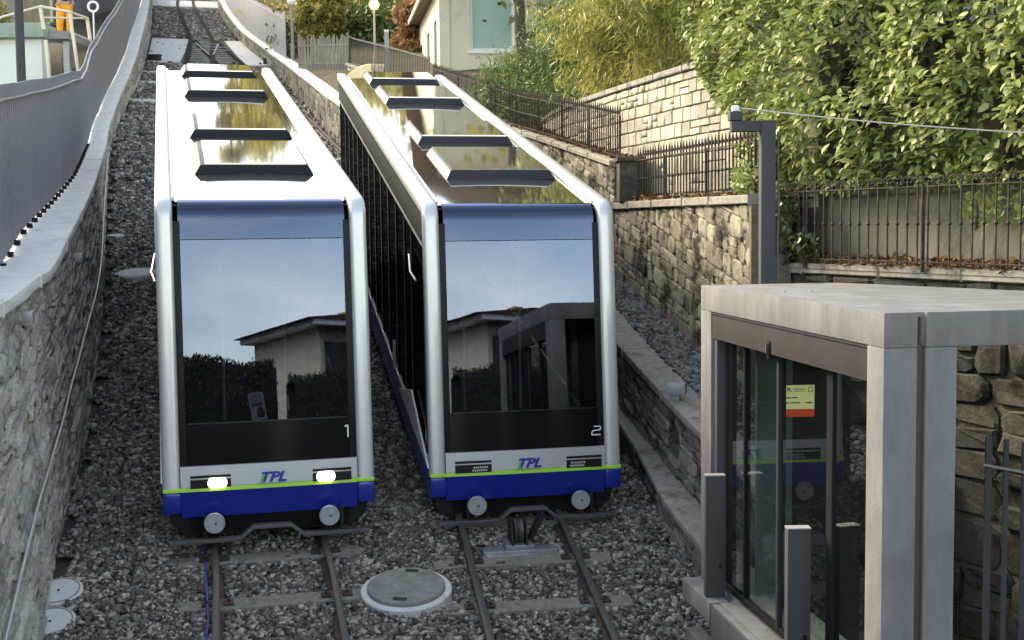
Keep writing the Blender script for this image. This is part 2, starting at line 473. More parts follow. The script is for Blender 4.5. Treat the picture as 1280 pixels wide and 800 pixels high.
# ---- masonry
def stone_mat(name, cols, attr, rough=.92, bump=.8, bscale=28, stain=None, var=.3):
    return mat(name, (1, 1, 1), rough, 0, .25, noise=var, nscale=11, bump=bump, bscale=bscale, rnd='attr' if attr else 'obj', rndcol=cols, stain=stain)
def score(P, size):
    d = P[1]
    if d < 3: return 0
    x, y = px(P)
    if x < -20 or x > 1300 or y < -20 or y > 820: return 0
    return size / d ** 2 * 1e3
SILH = {}
def masonry(parent, path, u0, u1, zb, zt, side, ch, lr, cols, tag_, depth=(.03, .07), batter=0, nparts=300, joint=.012, jit=.015, stain=None, rough=True, partname='stone', var=.3, rng=None, cap_len=None, boost=None):
    """stones laid in rows on the face of a wall; side=+1: face looks right of travel"""
    rng = rng or random.Random(hash(tag_) & 0xffff if False else sum(map(ord, tag_)))
    mo = stone_mat(tag_ + '_stone', cols, False, stain=stain, var=var); ma = stone_mat(tag_ + '_rubble', cols, True, stain=stain, var=var)
    stones = []
    v = 0.0
    hmax = max(zt(u0 + (u1 - u0) * k / 40.) - zb(u0 + (u1 - u0) * k / 40.) for k in range(41))
    def lenscale(u):
        y = path.pt(u)[0][1]
        return 1 if y < 22 else min(1 + (y - 22) / 16, 4)
    # far parts of long walls get larger pieces: process in blocks of u
    blocks = []
    u = u0
    while u < u1:
        e = min(u + 9, u1); blocks.append((u, e)); u = e
    for bu0, bu1 in blocks:
        sc = lenscale((bu0 + bu1) / 2)
        v = rng.uniform(-.05, 0)
        while v < hmax:
            hh = rng.uniform(*ch) * sc
            u = bu0 + rng.uniform(-.2, 0) * sc
            while u < bu1:
                ll = rng.uniform(*lr) * sc * (rng.choice([.6, 1, 1, 1.4]))
                a, b = max(u, bu0), min(u + ll, bu1)
                um = (a + b) / 2
                H = zt(um) - zb(um)
                if b - a > .04 and v < H - .03:
                    sub = [(v, v + hh)]
                    if rng.random() < .22 and hh > .1: sub = [(v, v + hh * .5), (v + hh * .5, v + hh)]
                    for v0, v1 in sub:
                        v1 = min(v1, H - .004); v0_ = max(v0, -.1)
                        if v1 - v0_ > .025: stones.append((a, b, v0_, v1))
                u += ll
            v += hh
    data = []
    for a, b, v0, v1 in stones:
        um = (a + b) / 2
        q, d, n = path.pt(um)
        H = zt(um) - zb(um)
        P = np.array([q[0], q[1], zb(um) + (v0 + v1) / 2])
        data.append((score(P, (b - a) * (v1 - v0)) * (boost(P) if boost else 1), a, b, v0, v1))
    data.sort(key=lambda t: -t[0])
    jj = joint / 2
    SV, SQ, SR = [], [], []
    nb = 0
    for i, (sc_, a, b, v0, v1) in enumerate(data):
        um = (a + b) / 2
        big = i < nparts and sc_ > 0
        j = lambda: rng.uniform(-jit, jit)
        cc = min((b - a), (v1 - v0)) * rng.uniform(.12, .3)
        if rough:
            out = [(a + jj + cc, v0 + jj), (b - jj - cc, v0 + jj), (b - jj, v0 + jj + cc), (b - jj, v1 - jj - cc), (b - jj - cc, v1 - jj), (a + jj + cc, v1 - jj), (a + jj, v1 - jj - cc), (a + jj, v0 + jj + cc)]
        else:
            out = [(a + jj, v0 + jj), (b - jj, v0 + jj), (b - jj, v1 - jj), (a + jj, v1 - jj)]
        out = [(x + j() * .7, y + j() * .5) for x, y in out]
        D = rng.uniform(*depth)
        rings = []
        cx, cy = um, (v0 + v1) / 2
        for f_, dd in ((1, -.05), (1, D * .55), (.86 if rough else .9, D)):
            R = []
            for x, y in out:
                X = cx + (x - cx) * f_; Y = cy + (y - cy) * f_
                q, d, n = path.pt(X)
                w_ = side * (dd + (rng.uniform(-.35, .25) * D if dd > 0 and rough else 0)) - side * batter * Y
                R.append((q[0] + n[0] * w_, q[1] + n[1] * w_, zb(X) + Y))
            rings.append(R)
        n_ = len(out)
        V = [p for R in rings for p in R]
        Q = []
        for k in range(2):
            for m_ in range(n_):
                m2 = (m_ + 1) % n_
                f4 = [k * n_ + m_, k * n_ + m2, (k + 1) * n_ + m2, (k + 1) * n_ + m_]
                Q.append(f4 if side > 0 else f4[::-1])
        if n_ == 8:
            o8 = 2 * n_
            for f4 in ((0, 1, 2, 3), (0, 3, 4, 7), (4, 5, 6, 7)):
                f4 = [o8 + z for z in f4]; Q.append(f4 if side > 0 else f4[::-1])
        else:
            f4 = [2 * n_ + z for z in range(4)]; Q.append(f4 if side > 0 else f4[::-1])
        if big:
            ctr = np.mean(V, axis=0)
            me = bpy.data.meshes.new(partname); me.from_pydata([tuple(np.array(p) - ctr) for p in V], [], Q); me.materials.append(mo)
            o = link(partname, me, parent); o.location = ctr
        else:
            SV += V; SQ += [[nb + z for z in f_] for f_ in Q]; SR += [rng.random()] * len(V); nb += len(V)
    if SV:
        me = np_mesh('stonework', np.array(SV), np.array(SQ), ma, SR)
        o = link('stonework', me, parent); o['kind'] = 'stuff'
def wall_core(parent, path, u0, u1, zb, zt, side, thick, m, batter=0, step=.8, name='wall_core', zlow=.6):
    rr = []
    n = max(2, int((u1 - u0) / step) + 1)
    for k in range(n):
        u = u0 + (u1 - u0) * k / (n - 1)
        q, d, nn = path.pt(u)
        H = zt(u) - zb(u)
        f0 = side * .0; f1 = -side * batter * H; b_ = -side * (thick + batter * H)
        rr.append([(q[0] + nn[0] * f0, q[1] + nn[1] * f0, zb(u) - zlow), (q[0] + nn[0] * f0, q[1] + nn[1] * f0, zb(u)), (q[0] + nn[0] * f1, q[1] + nn[1] * f1, zt(u) - .01), (q[0] + nn[0] * b_, q[1] + nn[1] * b_, zt(u) - .01), (q[0] + nn[0] * b_, q[1] + nn[1] * b_, zb(u) - zlow)])
    mb = MB().grid(rr, m, close=True)
    mb.f.append([0, 1, 2, 3, 4]); mb.m.append(0)
    L_ = len(mb.v); mb.f.append([L_ - 1, L_ - 2, L_ - 3, L_ - 4, L_ - 5]); mb.m.append(0)
    return mb.build(name, parent)
def coping_run(parent, path, u0, u1, zt, o0, o1c, th, seg, m, batter=0, zb=None, gap=.006, bevel=.012, name='coping_stone', rng=random.Random(3), jig=0):
    u = u0
    o1 = o1c
    while u < u1 - .05:
        e = min(u + seg * rng.uniform(.85, 1.15), u1)
        rr = []
        n = max(2, int((e - u) / .6) + 1)
        dz = rng.uniform(-jig, jig)
        for k in range(n):
            t = u + gap / 2 + (e - u - gap) * k / (n - 1)
            q, d, nn = path.pt(t)
            z = zt(t) + dz
            if callable(o1c): o1 = o1c(t)
            rr.append([(q[0] + nn[0] * o, q[1] + nn[1] * o, z + h) for o, h in ((o0, -th), (o1, -th), (o1, 0), (o0, 0))])
        c0 = np.mean(np.array(rr).reshape(-1, 3), axis=0)
        rr = [[tuple(np.array(p) - c0) for p in r] for r in rr]
        mb = MB().grid(rr, m, close=True)
        mb.f.append([0, 1, 2, 3]); mb.m.append(0); L_ = len(mb.v); mb.f.append([L_ - 1, L_ - 2, L_ - 3, L_ - 4]); mb.m.append(0)
        o = mb.build(name, parent, bevel=bevel); o.location = c0
        u = e

mortar_g = mat('grey_mortar', (.15, .148, .135), .95, noise=.4, nscale=14, bump=.8, bscale=60)
mortar_b = mat('brown_mortar', (.17, .145, .105), .95, noise=.4, nscale=14, bump=.8, bscale=60)

# left retaining wall
lw = wempty('retaining_wall', tuple(LW.pt(6)[0]) + (-4.6,), label='tall grey rubble retaining wall with pale coping along the left edge of the ballast', cat='wall')
lzb = lambda u: (lambda q: gz(q[0], q[1]) - .08)(LW.pt(u)[0])
lzt = lambda u: (lambda q: lz(q[0], q[1]) - .12)(LW.pt(u)[0])
BAT = .055
masonry(lw, LW, .2, LW.len - 1, lzb, lzt, 1, (.07, .15), (.22, .6), [(.50, .485, .43), (.40, .395, .36), (.58, .56, .49), (.33, .33, .305), (.47, .44, .38)], 'schist', (.03, .07), batter=BAT, jit=.016, stain=((.20, .195, .17), 1.6, .54, .2), var=.4)
wall_core(lw, LW, 0, LW.len, lzb, lzt, 1, .45, mortar_g, BAT)
# the coping: a cast slab, inner edge over the stone face
def lw_cop(u):
    return lz(*LW.pt(u)[0][:2])
class Off:                       # path shifted sideways by the wall's batter
    def __init__(s, p, f): s.p, s.f, s.len, s.P = p, f, p.len, p.P
    def pt(s, u, off=0):
        return s.p.pt(u, off + s.f(u))
    def u_at_y(s, y): return s.p.u_at_y(y)
LWt = Off(LW, lambda u: -BAT * (lzt(u) - lzb(u)))
cop_o = lambda u: -float(np.interp(LW.pt(u)[0][1], [16, 23, 60], [.50, .33, .40]))
coping_run(lw, LWt, 0, LW.len, lw_cop, .14, cop_o, .13, 2.6, coping)

# right-hand wall along the track: upper coping, stone face, lower step
rw = wempty('trackside_wall', (2.4, 13, -4.2), label='stone trackside wall with two sloping coping slabs right of car number 2', cat='wall')
czb = lambda u: (lambda q: gz(q[0], q[1]) - .05)(C1.pt(u)[0])
czt = lambda u: (lambda q: gz(q[0], q[1]) + c1h(q[0], q[1]) - .1)(C1.pt(u)[0])
warm = lambda u: 1
masonry(rw, C1, 2.3, C1.len - .5, czb, czt, -1, (.11, .22), (.18, .42), [(.20, .195, .17), (.26, .245, .205), (.15, .15, .14), (.33, .31, .25), (.22, .20, .165)], 'trackside', (.02, .05), jit=.014, stain=((.07, .068, .06), 2.2, .5, .15), nparts=290, var=.35)
wall_core(rw, C1, 2.2, C1.len, czb, czt, -1, .3, mortar_g)
coping_run(rw, C1, 2.2, C1.u_at_y(29), lambda u: czt(u) + .1, -.07, .40, .1, 1.8, coping_r, jig=.004)
coping_run(rw, C1, C1.u_at_y(29), C1.len, lambda u: czt(u) + .1, -.09, .42, .12, 3, coping)  # far run paler: its sunlit look is put into the colour
c2b = lambda u: (lambda q: gz(q[0], q[1]) - .1)(C2.pt(u)[0])
c2t = lambda u: (lambda q: gz(q[0], q[1]) + .36)(C2.pt(u)[0])
ks = wempty('kerb_wall', (2.1, 13.3, -4), label='low stone step with a pale slab at the foot of the trackside wall', cat='low wall')
masonry(ks, C2, 0, C2.len, c2b, c2t, -1, (.14, .22), (.2, .45), [(.20, .195, .17), (.26, .245, .205), (.16, .155, .14), (.30, .27, .21)], 'kerb', (.02, .05), jit=.016, nparts=120, stain=((.07, .068, .06), 2.2, .5, .15))
wall_core(ks, C2, 0, C2.len, c2b, c2t, -1, .2, mortar_g)
coping_run(ks, C2, 0, C2.len, lambda u: c2t(u) + .08, -.06, .37, .08, 1.6, coping_r, jig=.004)

# upper retaining wall: level section A, sloping section C
ua = wempty('upper_wall', (2.5, 17.5, -2), label='weathered yellowish stone wall with a level cornice, just right of car number 2', cat='wall')
uzb = lambda u: (lambda q: gz(q[0], q[1]) + c1h(q[0], q[1]) - .12)(UA.pt(u)[0])
uA1 = UA.u_at_y(20.95)
blockcols = [(.42, .38, .28), (.34, .30, .22), (.47, .43, .33), (.28, .25, .20), (.38, .34, .24), (.50, .46, .36)]
masonry(ua, UA, 0, uA1, uzb, lambda u: .22, -1, (.17, .30), (.25, .6), blockcols, 'blocks', (.015, .04), jit=.014, stain=((.10, .095, .085), 1.7, .50, .10), nparts=220, joint=.016, var=.35)
wall_core(ua, UA, 0, uA1, uzb, lambda u: .22, -1, .3, mortar_b)
coping_run(ua, UA, 0, uA1, lambda u: .33, -.08, .32, .11, 1.15, coping_r, jig=.003)
uc = wempty('sloping_wall', tuple(UA.pt(uA1 + 1)[0]) + (-1,), label='stone wall with sloping slab top carrying the long spiked fence', cat='wall')
uczt = lambda u: uaz(*UA.pt(u)[0][:2]) - .1
masonry(uc, UA, uA1, UA.u_at_y(60), uzb, uczt, -1, (.16, .28), (.25, .6), blockcols, 'slopeblocks', (.015, .04), jit=.014, stain=((.10, .095, .085), 1.7, .50, .10), nparts=150, joint=.016)
wall_core(uc, UA, uA1, UA.u_at_y(60), uzb, uczt, -1, .3, mortar_b)
coping_run(uc, UA, uA1, UA.u_at_y(60), lambda u: uczt(u) + .1, -.08, .3, .09, 1.3, coping_r, jig=.003)
# B: continues to the right behind the shelter
bw = wempty('garden_wall', (4.5, 13.2, -4), label='stone wall with weathered slab top running behind the concrete shelter', cat='wall')
bzb = lambda u: -4.3
masonry(bw, BB, 0, BB.len, bzb, lambda u: -.62, -1, (.30, .52), (.4, .95), [(.095, .085, .068), (.075, .07, .055), (.12, .11, .085), (.065, .06, .05), (.085, .08, .066)], 'garden', (.03, .09), jit=.06, nparts=260, joint=.02, stain=((.08, .07, .055), 1.5, .5, .15))  # stone colours lowered to deepen the shadow behind the shelter
wall_core(bw, BB, 0, BB.len, bzb, lambda u: -.62, -1, .3, mortar_b)
coping_run(bw, BB, 0, BB.len, lambda u: -.5, -.09, .3, .12, 1.4, coping_r, jig=.003)
MB().box((2.9, 15.44, -3.2), (3.38, 15.7, .21), mortar_b).build('wall_end', ua)
# E: rendered wall behind the fence
render_m = mat('old_render', (.30, .27, .21), .9, 0, .3, noise=.3, nscale=4, streak=.3, bump=.5, bscale=30, stain=((.10, .09, .075), 2.2, .52, .2))
ew = wempty('rendered_wall', tuple(EE.pt(3)[0]) + (-.5,), label='stained grey rendered wall behind the iron fence under the laurel hedge', cat='wall')
wall_core(ew, EE, 0, EE.len, lambda u: -.6, lambda u: .36, -1, .25, render_m, name='wall_panel')
# D: upper block wall
dw = wempty('block_wall', (2.5, 19.5, .2), label='pale squared stone block wall high behind the iron fences, bamboo above it', cat='wall')
paleb = [(.56, .51, .39), (.48, .43, .33), (.62, .57, .45), (.40, .36, .28), (.54, .48, .36)]
dzb = lambda u: .2
masonry(dw, DD, 0, DD.len, dzb, lambda u: 2.22, -1, (.17, .30), (.17, .36), paleb, 'paleblocks', (.02, .045), jit=.010, nparts=290, joint=.018, rough=False, var=.22, stain=((.26, .22, .16), 3, .6, .1))
wall_core(dw, DD, 0, DD.len, dzb, lambda u: 2.22, -1, .3, mortar_b)
coping_run(dw, DD, 0, DD.len, lambda u: 2.32, -.07, .3, .09, 1.2, coping_r)

# ---- tracks
railm = mat('rail_steel', (.10, .075, .06), .55, .4, noise=.45, nscale=14, stain=((.20, .085, .035), 5, .52, .15))
railtop = mat('rail_running_top', (.10, .09, .085), .5, .5)
sleepm = mat('concrete_sleeper', (.27, .25, .22), .9, 0, .3, noise=.35, nscale=18, bump=.6, bscale=50, stain=((.17, .115, .07), 4, .56, .1))
clipm = mat('rusty_clip', (.08, .05, .035), .8, .2, noise=.4, nscale=30)
RZ = .15
raild = mat('dull_rail', (.022, .019, .017), .95, 0, .08)
def rail_mesh(parent, path, off, u0, u1, step=1.0):
    prof = [(-.07, 0), (.07, 0), (.07, .012), (.012, .03), (.012, .105), (.036, .118), (.036, .148), (.028, .152), (-.028, .152), (-.036, .148), (-.036, .118), (-.012, .105), (-.012, .03), (-.07, .012)]
    rr = []; n = int((u1 - u0) / step) + 2
    for k in range(n):
        u = u0 + (u1 - u0) * k / (n - 1)
        q, d, nn = path.pt(u, off)
        z = gz(q[0], q[1]); kf = 1 if q[1] < 50 else min(3.0, 1 + (q[1] - 50) / 9)
        rr.append([(q[0] + nn[0] * a * kf, q[1] + nn[1] * a, z + b) for a, b in prof])
    mb = MB(); mb.mi(raild if path is T3 else railm); mb.mi(railtop)
    mb.grid(rr, raild if path is T3 else railm, close=True)
    N_ = len(prof)
    if path is not T3:
        di = mb.mi(raild)
        for i in range(int(len(mb.f) * .6), len(mb.f)): mb.m[i] = di
    for i in range(len(mb.f)):
        if i % N_ in (6, 7, 8) and path is not T3 and i < len(mb.f) * .55: mb.m[i] = 1
    return mb.build('rail', parent, smooth=30)
def cl_mesh():
    mb = MB()
    mb.box((-.05, -.05, 0), (.05, .05, .02), clipm)
    mb.tube([(0, 0, 0), (0, 0, .05)], .014, 6, clipm)
    return mb.mesh('rail_clip')
CLIP = cl_mesh()
slm = MB(); slm.box((-1.0, -.125, -.14), (1.0, .125, .0), sleepm, taper=.012)
SLEEP = slm.build('tmp', bevel=.01).data
bpy.data.objects.remove(bpy.data.objects['tmp'])
def make_track(path, u0, u1, label, clips_to):
    q = path.pt(u0 + .1)[0]
    t = wempty('railway_track', (q[0], q[1], gz(q[0], q[1])), label=label, cat='railway track', group='tracks of the funicular')
    for off in (-.6, .6): rail_mesh(t, path, off, u0, u1)
    u = u0 + .35
    k = 0
    while u < u1:
        q, d, n = path.pt(u)
        z = gz(q[0], q[1])
        sl_ = -.225 if s_of(q[0], q[1]) > 0 else -.19
        Mx = Matrix.Translation((q[0], q[1], z + .038)) @ Matrix(((n[0], d[0], 0, 0), (n[1], d[1], 0, 0), (0, 0, 1, 0), (0, 0, 0, 1))) @ Matrix.Rotation(-sl_, 4, 'X')
        o = link('sleeper', SLEEP, t, Mx)
        if q[1] < clips_to:
            for off in (-.6, .6):
                for e in (-.11, .11):
                    c = link('rail_clip', CLIP, t, Mx @ Matrix.Translation((off + e, 0, .004)))
        u += 1.03; k += 1
    return t
tr1 = make_track(T1, .2, T1.len, 'left-hand track, its rusty rails running under the car with glowing headlights', 14.5)
tr2 = make_track(T2, .2, T2.len, 'right-hand track with a rope pulley between its rails, under the unlit car', 15.5)
tr3 = make_track(T3, 0, T3.len, 'single track running uphill beyond the points, top of the picture', 0)
# pale slabs at the points and small covers
slab = mat('pale_concrete_slab', (.50, .50, .50), .85, noise=.1, nscale=4, bump=.2, stain=((.38, .38, .37), 1.2, .55, .2))
def ground_plate(name, P, h, m, label, cat, th=.16, parent=None, group=None):
    """P: plan polygon laid on the track bed"""
    n = len(P)
    top = [(x, y, gz(x, y) + h) for x, y in P]; bot = [(x, y, z - th) for x, y, z in top]
    mb = MB().add(top + bot, [tuple(range(n)), tuple(range(2 * n - 1, n - 1, -1))] + [(i, i + n, (i + 1) % n + n, (i + 1) % n) for i in range(n)], m)
    return mb.build(name, parent, bevel=.01, label=label, cat=cat, group=group)
ground_plate('concrete_slab', [(-20.0, 72.6), (-17.9, 73.0), (-15.65, 61.4), (-17.1, 61.0)], .06, slab, 'pale concrete slab left of the points, uphill of car number 1', 'concrete slab')
ground_plate('concrete_slab', [(-16.1, 73.2), (-15.2, 73.3), (-11.5, 61.8), (-12.55, 61.4)], .06, slab, 'pale concrete slab right of the points against the right wall', 'concrete slab')
ground_plate('concrete_slab', [(-17.0, 71.0), (-16.9, 71.0), (-13.9, 61.4), (-14.0, 61.4)], .05, slab, 'narrow pale concrete strip between the rails of the points', 'concrete slab')
gl_ = mat('bright_steel', (.30, .30, .30), .7, .2)
pts_ = wempty('points_frog', (-15.6, 66.5, gz(-15.6, 66.5)), label='bright steel crossing pieces where the two tracks meet above car number 1', cat='railway points')
for (xa, ya), (xb, yb) in (((-16.6, 69.5), (-15.6, 69.8)), ((-16.3, 68.0), (-14.9, 68.3)), ((-16.0, 66.6), (-15.5, 66.8)), ((-15.4, 66.7), (-14.4, 66.9)), ((-16.9, 69.8), (-15.6, 66.2)), ((-15.7, 69.8), (-15.0, 66.0)), ((-15.6, 66.2), (-14.9, 64.2)), ((-15.0, 66.0), (-14.7, 64.2))):
    MB().bar((xa, ya, gz(xa, ya) + .17), (xb, yb, gz(xb, yb) + .17), .06, .05, gl_).build('crossing_bar', pts_)
for (x, y, lab) in ((-16.9, 61.6, 'dark box at the lower left corner of the pale slab'), (-11.55, 62.4, 'dark box at the lower right corner of the pale slab')):
    b_ = wempty('junction_box', (x, y, gz(x, y)), label=lab, cat='junction box')
    MB().box((x - .3, y - .2, gz(x, y) - .05), (x + .3, y + .2, gz(x, y) + .28), darkmet, taper=.02).build('box_body', b_, bevel=.01)
    MB().box((x - .33, y - .23, gz(x, y) + .283), (x + .33, y + .23, gz(x, y) + .31), steelgrey).build('lid', b_)
gy = lambda x, y: gz(x, y)
for x, y, lab in ((-16.0, 56.6, 'uppermost of three pale rungs in the narrow ballast left of car number 1'), (-15.25, 53.1, 'middle of three pale rungs in the narrow ballast left of car number 1'), (-13.7, 47.84, 'lowest of three pale rungs in the narrow ballast left of car number 1')):
    ground_plate('cover_slab', [(x - .75, y - .25), (x + 1.0, y - .05), (x + .9, y + .5), (x - .8, y + .3)], .1, slab, lab, 'cover slab', group='pale slabs beside the upper wall')
for x, y, lab in ((-14.8, 79.8, 'long pale slab on the ballast right of the single track'), (-15.9, 86, 'short pale slab farther up right of the single track')):
    ground_plate('cover_slab', [(x - 1.2, y - .4), (x + 1.0, y - .2), (x + .9, y + .5), (x - 1.2, y + .3)], .1, slab, lab, 'cover slab', group='pale slabs beside the single track')
ground_plate('crossing_deck', [(-30.2, 97.3), (-20.8, 99.2), (-23.4, 106), (-31.4, 104)], .1, slab, 'pale concrete crossing deck across the line at the top of the picture', 'crossing')

# manhole covers
white_c = mat('white_concrete', (.62, .62, .60), .85, noise=.12, nscale=9, bump=.3, stain=((.40, .39, .36), 5, .56, .1))
lid_m = mat('lid_concrete', (.27, .265, .24), .9, noise=.3, nscale=8, bump=.5, stain=((.15, .15, .13), 3, .52, .15))
hole_m = mat('lifting_hole', (.03, .028, .025), .9)
def cover(x, y, rr_, lab, ring=True, h=.12, lm=None, holes=True, tilt=.2):
    z = gz(x, y)
    o = wempty('manhole_cover', (x, y, z), label=lab, cat='manhole')
    M_ = Matrix.Translation((x, y, z)) @ Matrix.Rotation(math.atan(tilt), 4, 'X') @ Matrix.Rotation(-.1, 4, 'Z')
    N_ = 40
    def disc(r0, r1, z0, z1, m, name, bev=.012, arc=None):
        rows_ = []
        for (r, zz) in ((r0, z0), (r0, z1 - bev), (r0 - bev, z1), (.001, z1)):
            rows_.append([M_ @ Vector((math.cos(2 * math.pi * k / N_) * r, math.sin(2 * math.pi * k / N_) * r, zz)) for k in range(N_)])
        return MB().grid(rows_, m, close=True).build(name, o, smooth=40)
    if ring: disc(rr_, 0, -.1, h, white_c, 'ring')
    r2 = rr_ * (.85 if ring else 1)
    lo = h if ring else -.05
    hi = h + .045 if ring else h
    disc(r2, 0, lo, hi, lm or lid_m, 'lid')
    if holes:
        for a in (1.35, 1.35 + math.pi):
            MB().box((-.07, -.03, hi + .001), (.07, .03, hi + .006), hole_m, M_ @ Matrix.Rotation(a + .2, 4, 'Z') @ Matrix.Translation((r2 * .78, 0, 0)) @ Matrix.Rotation(math.pi / 2, 4, 'Z')).build('lifting_hole', o)
    else:
        MB().tube([M_ @ Vector((0, 0, hi)), M_ @ Vector((0, 0, hi + .006))], .015, 8, hole_m).build('lifting_hole', o)
        rows_ = [[M_ @ Vector((math.cos(2 * math.pi * k / N_) * r, math.sin(2 * math.pi * k / N_) * r, zz)) for k in range(N_)] for r, zz in ((r2 * .9, hi + .001), (r2 * .9, hi + .006), (r2 * .86, hi + .006), (r2 * .86, hi + .001))]
        MB().grid(rows_, lid_m, close=True).build('rim_groove', o)
cover(-1.13, 13.05, .475, 'large round manhole with grey lid in a white ring between the two tracks', h=.085)
cover(-4.62, 12.72, .235, 'upper of two white round covers at the foot of the left wall', ring=False, h=.10, lm=white_c, holes=False, tilt=.35)
cover(-4.50, 12.12, .24, 'lower of two white round covers, partly under stones, bottom left corner', ring=False, h=.08, lm=white_c, holes=False, tilt=.35)
cover(-7.25, 24.7, .42, 'flat pale round cover beside car number 1 near its roof line', ring=False, h=.08, lm=slab, holes=False)
cover(-8.5, 27.5, .2, 'small pale round cover in the ballast left of car number 1, farther up', ring=False, h=.08, lm=slab, holes=False)

# ---- loose ballast stones
def rocks(name, pts, sizes, cols, seed, flat=.75):
    rs = np.random.RandomState(seed)
    n = len(pts)
    cube = np.array([(-1, -1, -1), (1, -1, -1), (1, 1, -1), (-1, 1, -1), (-1, -1, 1), (1, -1, 1), (1, 1, 1), (-1, 1, 1)], float) * .5
    V = cube[None] * rs.uniform(.45, 1.25, (n, 8, 1)) + rs.uniform(-.16, .16, (n, 8, 3))
    V = V * np.stack([rs.uniform(.7, 1.35, n), rs.uniform(.6, 1.0, n), rs.uniform(.5, .9, n) * flat / .75], -1)[:, None, :] * sizes[:, None, None]
    a = rs.uniform(0, 2 * math.pi, (n, 3)); ca, sa = np.cos(a), np.sin(a)
    Rz = np.zeros((n, 3, 3)); Rz[:, 0, 0] = ca[:, 0]; Rz[:, 0, 1] = -sa[:, 0]; Rz[:, 1, 0] = sa[:, 0]; Rz[:, 1, 1] = ca[:, 0]; Rz[:, 2, 2] = 1
    t = a[:, 1] * .16; Rx = np.zeros((n, 3, 3)); Rx[:, 0, 0] = 1; Rx[:, 1, 1] = np.cos(t); Rx[:, 1, 2] = -np.sin(t); Rx[:, 2, 1] = np.sin(t); Rx[:, 2, 2] = np.cos(t)
    V = np.einsum('nij,njk,nvk->nvi', Rz, Rx, V) + pts[:, None, :]
    Q = np.array([(3, 2, 1, 0), (4, 5, 6, 7), (0, 1, 5, 4), (1, 2, 6, 5), (2, 3, 7, 6), (3, 0, 4, 7)])
    QQ = (Q[None] + (np.arange(n) * 8)[:, None, None]).reshape(-1, 4)
    m = mat(name + '_rock', (1, 1, 1), .85, 0, .35, noise=.4, nscale=60, rnd='attr', rndcol=cols, stain=((.62, .53, .45), .55, .56, .14))
    me = np_mesh(name, V.reshape(-1, 3), QQ, m, np.repeat(rs.rand(n), 8))
    return props(link(name, me), kind='stuff')
rs = np.random.RandomState(5)
P_, S_ = [], []
def tracks_near(x, y):
    out = []
    for T in (T1, T2):
        if T.P[0][1] < y < 60: out.append(T)
    return out
T1x = lambda y: np.interp(y, T1.P[:, 1], T1.P[:, 0]); T2x = lambda y: np.interp(y, T2.P[:, 1], T2.P[:, 0])
for (ya, yb, dens, sz) in ((8.5, 15, 1050, .047), (15, 20, 620, .055), (20, 32, 330, .062), (32, 60, 100, .095), (60, 112, 42, .13)):
    step = 1.0
    ar = 0
    y = ya
    while y < yb:
        yl = LW.pt(LW.u_at_y(y))[0][0]
        pr_ = C2 if y < 28 else C1
        yr = pr_.pt(pr_.u_at_y(max(y, pr_.P[0][1])))[0][0]
        n = int((yr - yl) * step * dens)
        X = rs.uniform(yl, yr, n); Y = rs.uniform(y, y + step, n)
        if 14.5 < y < 27.5:      # under the cars: a few only
            keep = (X < T1x(Y) - .9) | ((X > T1x(Y) + .9) & (X < T2x(Y) - .9)) | (X > T2x(Y) + .9) | (rs.rand(n) < .12)
            X, Y = X[keep], Y[keep]
        for T in (T1x, T2x):
            if y < 60:
                dx = np.abs(X - T(Y)); k = ~((np.abs(dx - .585) < .06)); X, Y = X[k], Y[k]
        # keep most stones off the sleepers
        if y < 30:
            for T in (T1, T2):
                if len(X) == 0: break
                uu = np.interp(Y, T.P[:, 1], T.L); tx = np.interp(Y, T.P[:, 1], T.P[:, 0])
                uu = uu - (X - tx) * .2
                ph = (uu - .2 - .35) % 1.03; ph = np.minimum(ph, 1.03 - ph)
                on = (ph < .13) & (np.abs(X - tx) < .98)
                k = ~on | (rs.rand(len(X)) < .07); X, Y = X[k], Y[k]
            for cx, cy, cr in ((-1.13, 13.05, .47), (-4.62, 12.72, .24), (-4.5, 12.05, .2), (-7.25, 24.7, .42), (-8.5, 27.5, .2)):
                k = (X - cx) ** 2 + (Y - cy) ** 2 > cr ** 2; X, Y = X[k], Y[k]
        elif 60.5 < y < 74 or 97 < y < 106:
            k = rs.rand(len(X)) < .02; X, Y = X[k], Y[k]
        Z = np.array([gz(a, b) for a, b in zip(X, Y)])
        # a low bank of ballast against both walls
        bank = np.exp(-((X - yl) / .45) ** 2) * .06 + np.exp(-((X - yr) / .35) ** 2) * .06
        Z = Z + bank + rs.uniform(-.01, .028, len(X))
        s_ = sz * rs.uniform(.55, 1.5, len(X))
        P_.append(np.stack([X, Y, Z], -1)); S_.append(s_)
        y += step
rocks('ballast_stones', np.concatenate(P_), np.concatenate(S_), [(.045, .043, .042), (.11, .105, .10), (.20, .19, .175), (.28, .26, .225), (.58, .55, .50), (.15, .125, .10)], 11)
P_, S_ = [], []
for k in range(11000):
    y = 13.05 + 17 * rs.rand() ** 1.2
    a = C1.pt(C1.u_at_y(y), .40)[0]
    bx = (3.3 + (15.75 - y) * .48) if y < 15.5 else UA.pt(UA.u_at_y(y), 0)[0][0]
    if bx <= a[0]: continue
    t = rs.rand(); x = a[0] * (1 - t) + bx * t
    P_.append((x, y, gz(a[0], a[1]) + c1h(a[0], a[1]) - .02 + .02 * rs.rand() + .08 * t * t)); S_.append(.055 * rs.uniform(.6, 1.6))
rocks('ballast_stones_upper', np.array(P_), np.array(S_), [(.06, .06, .06), (.12, .12, .12), (.20, .20, .195), (.30, .30, .29)], 12)
print('p2 done')
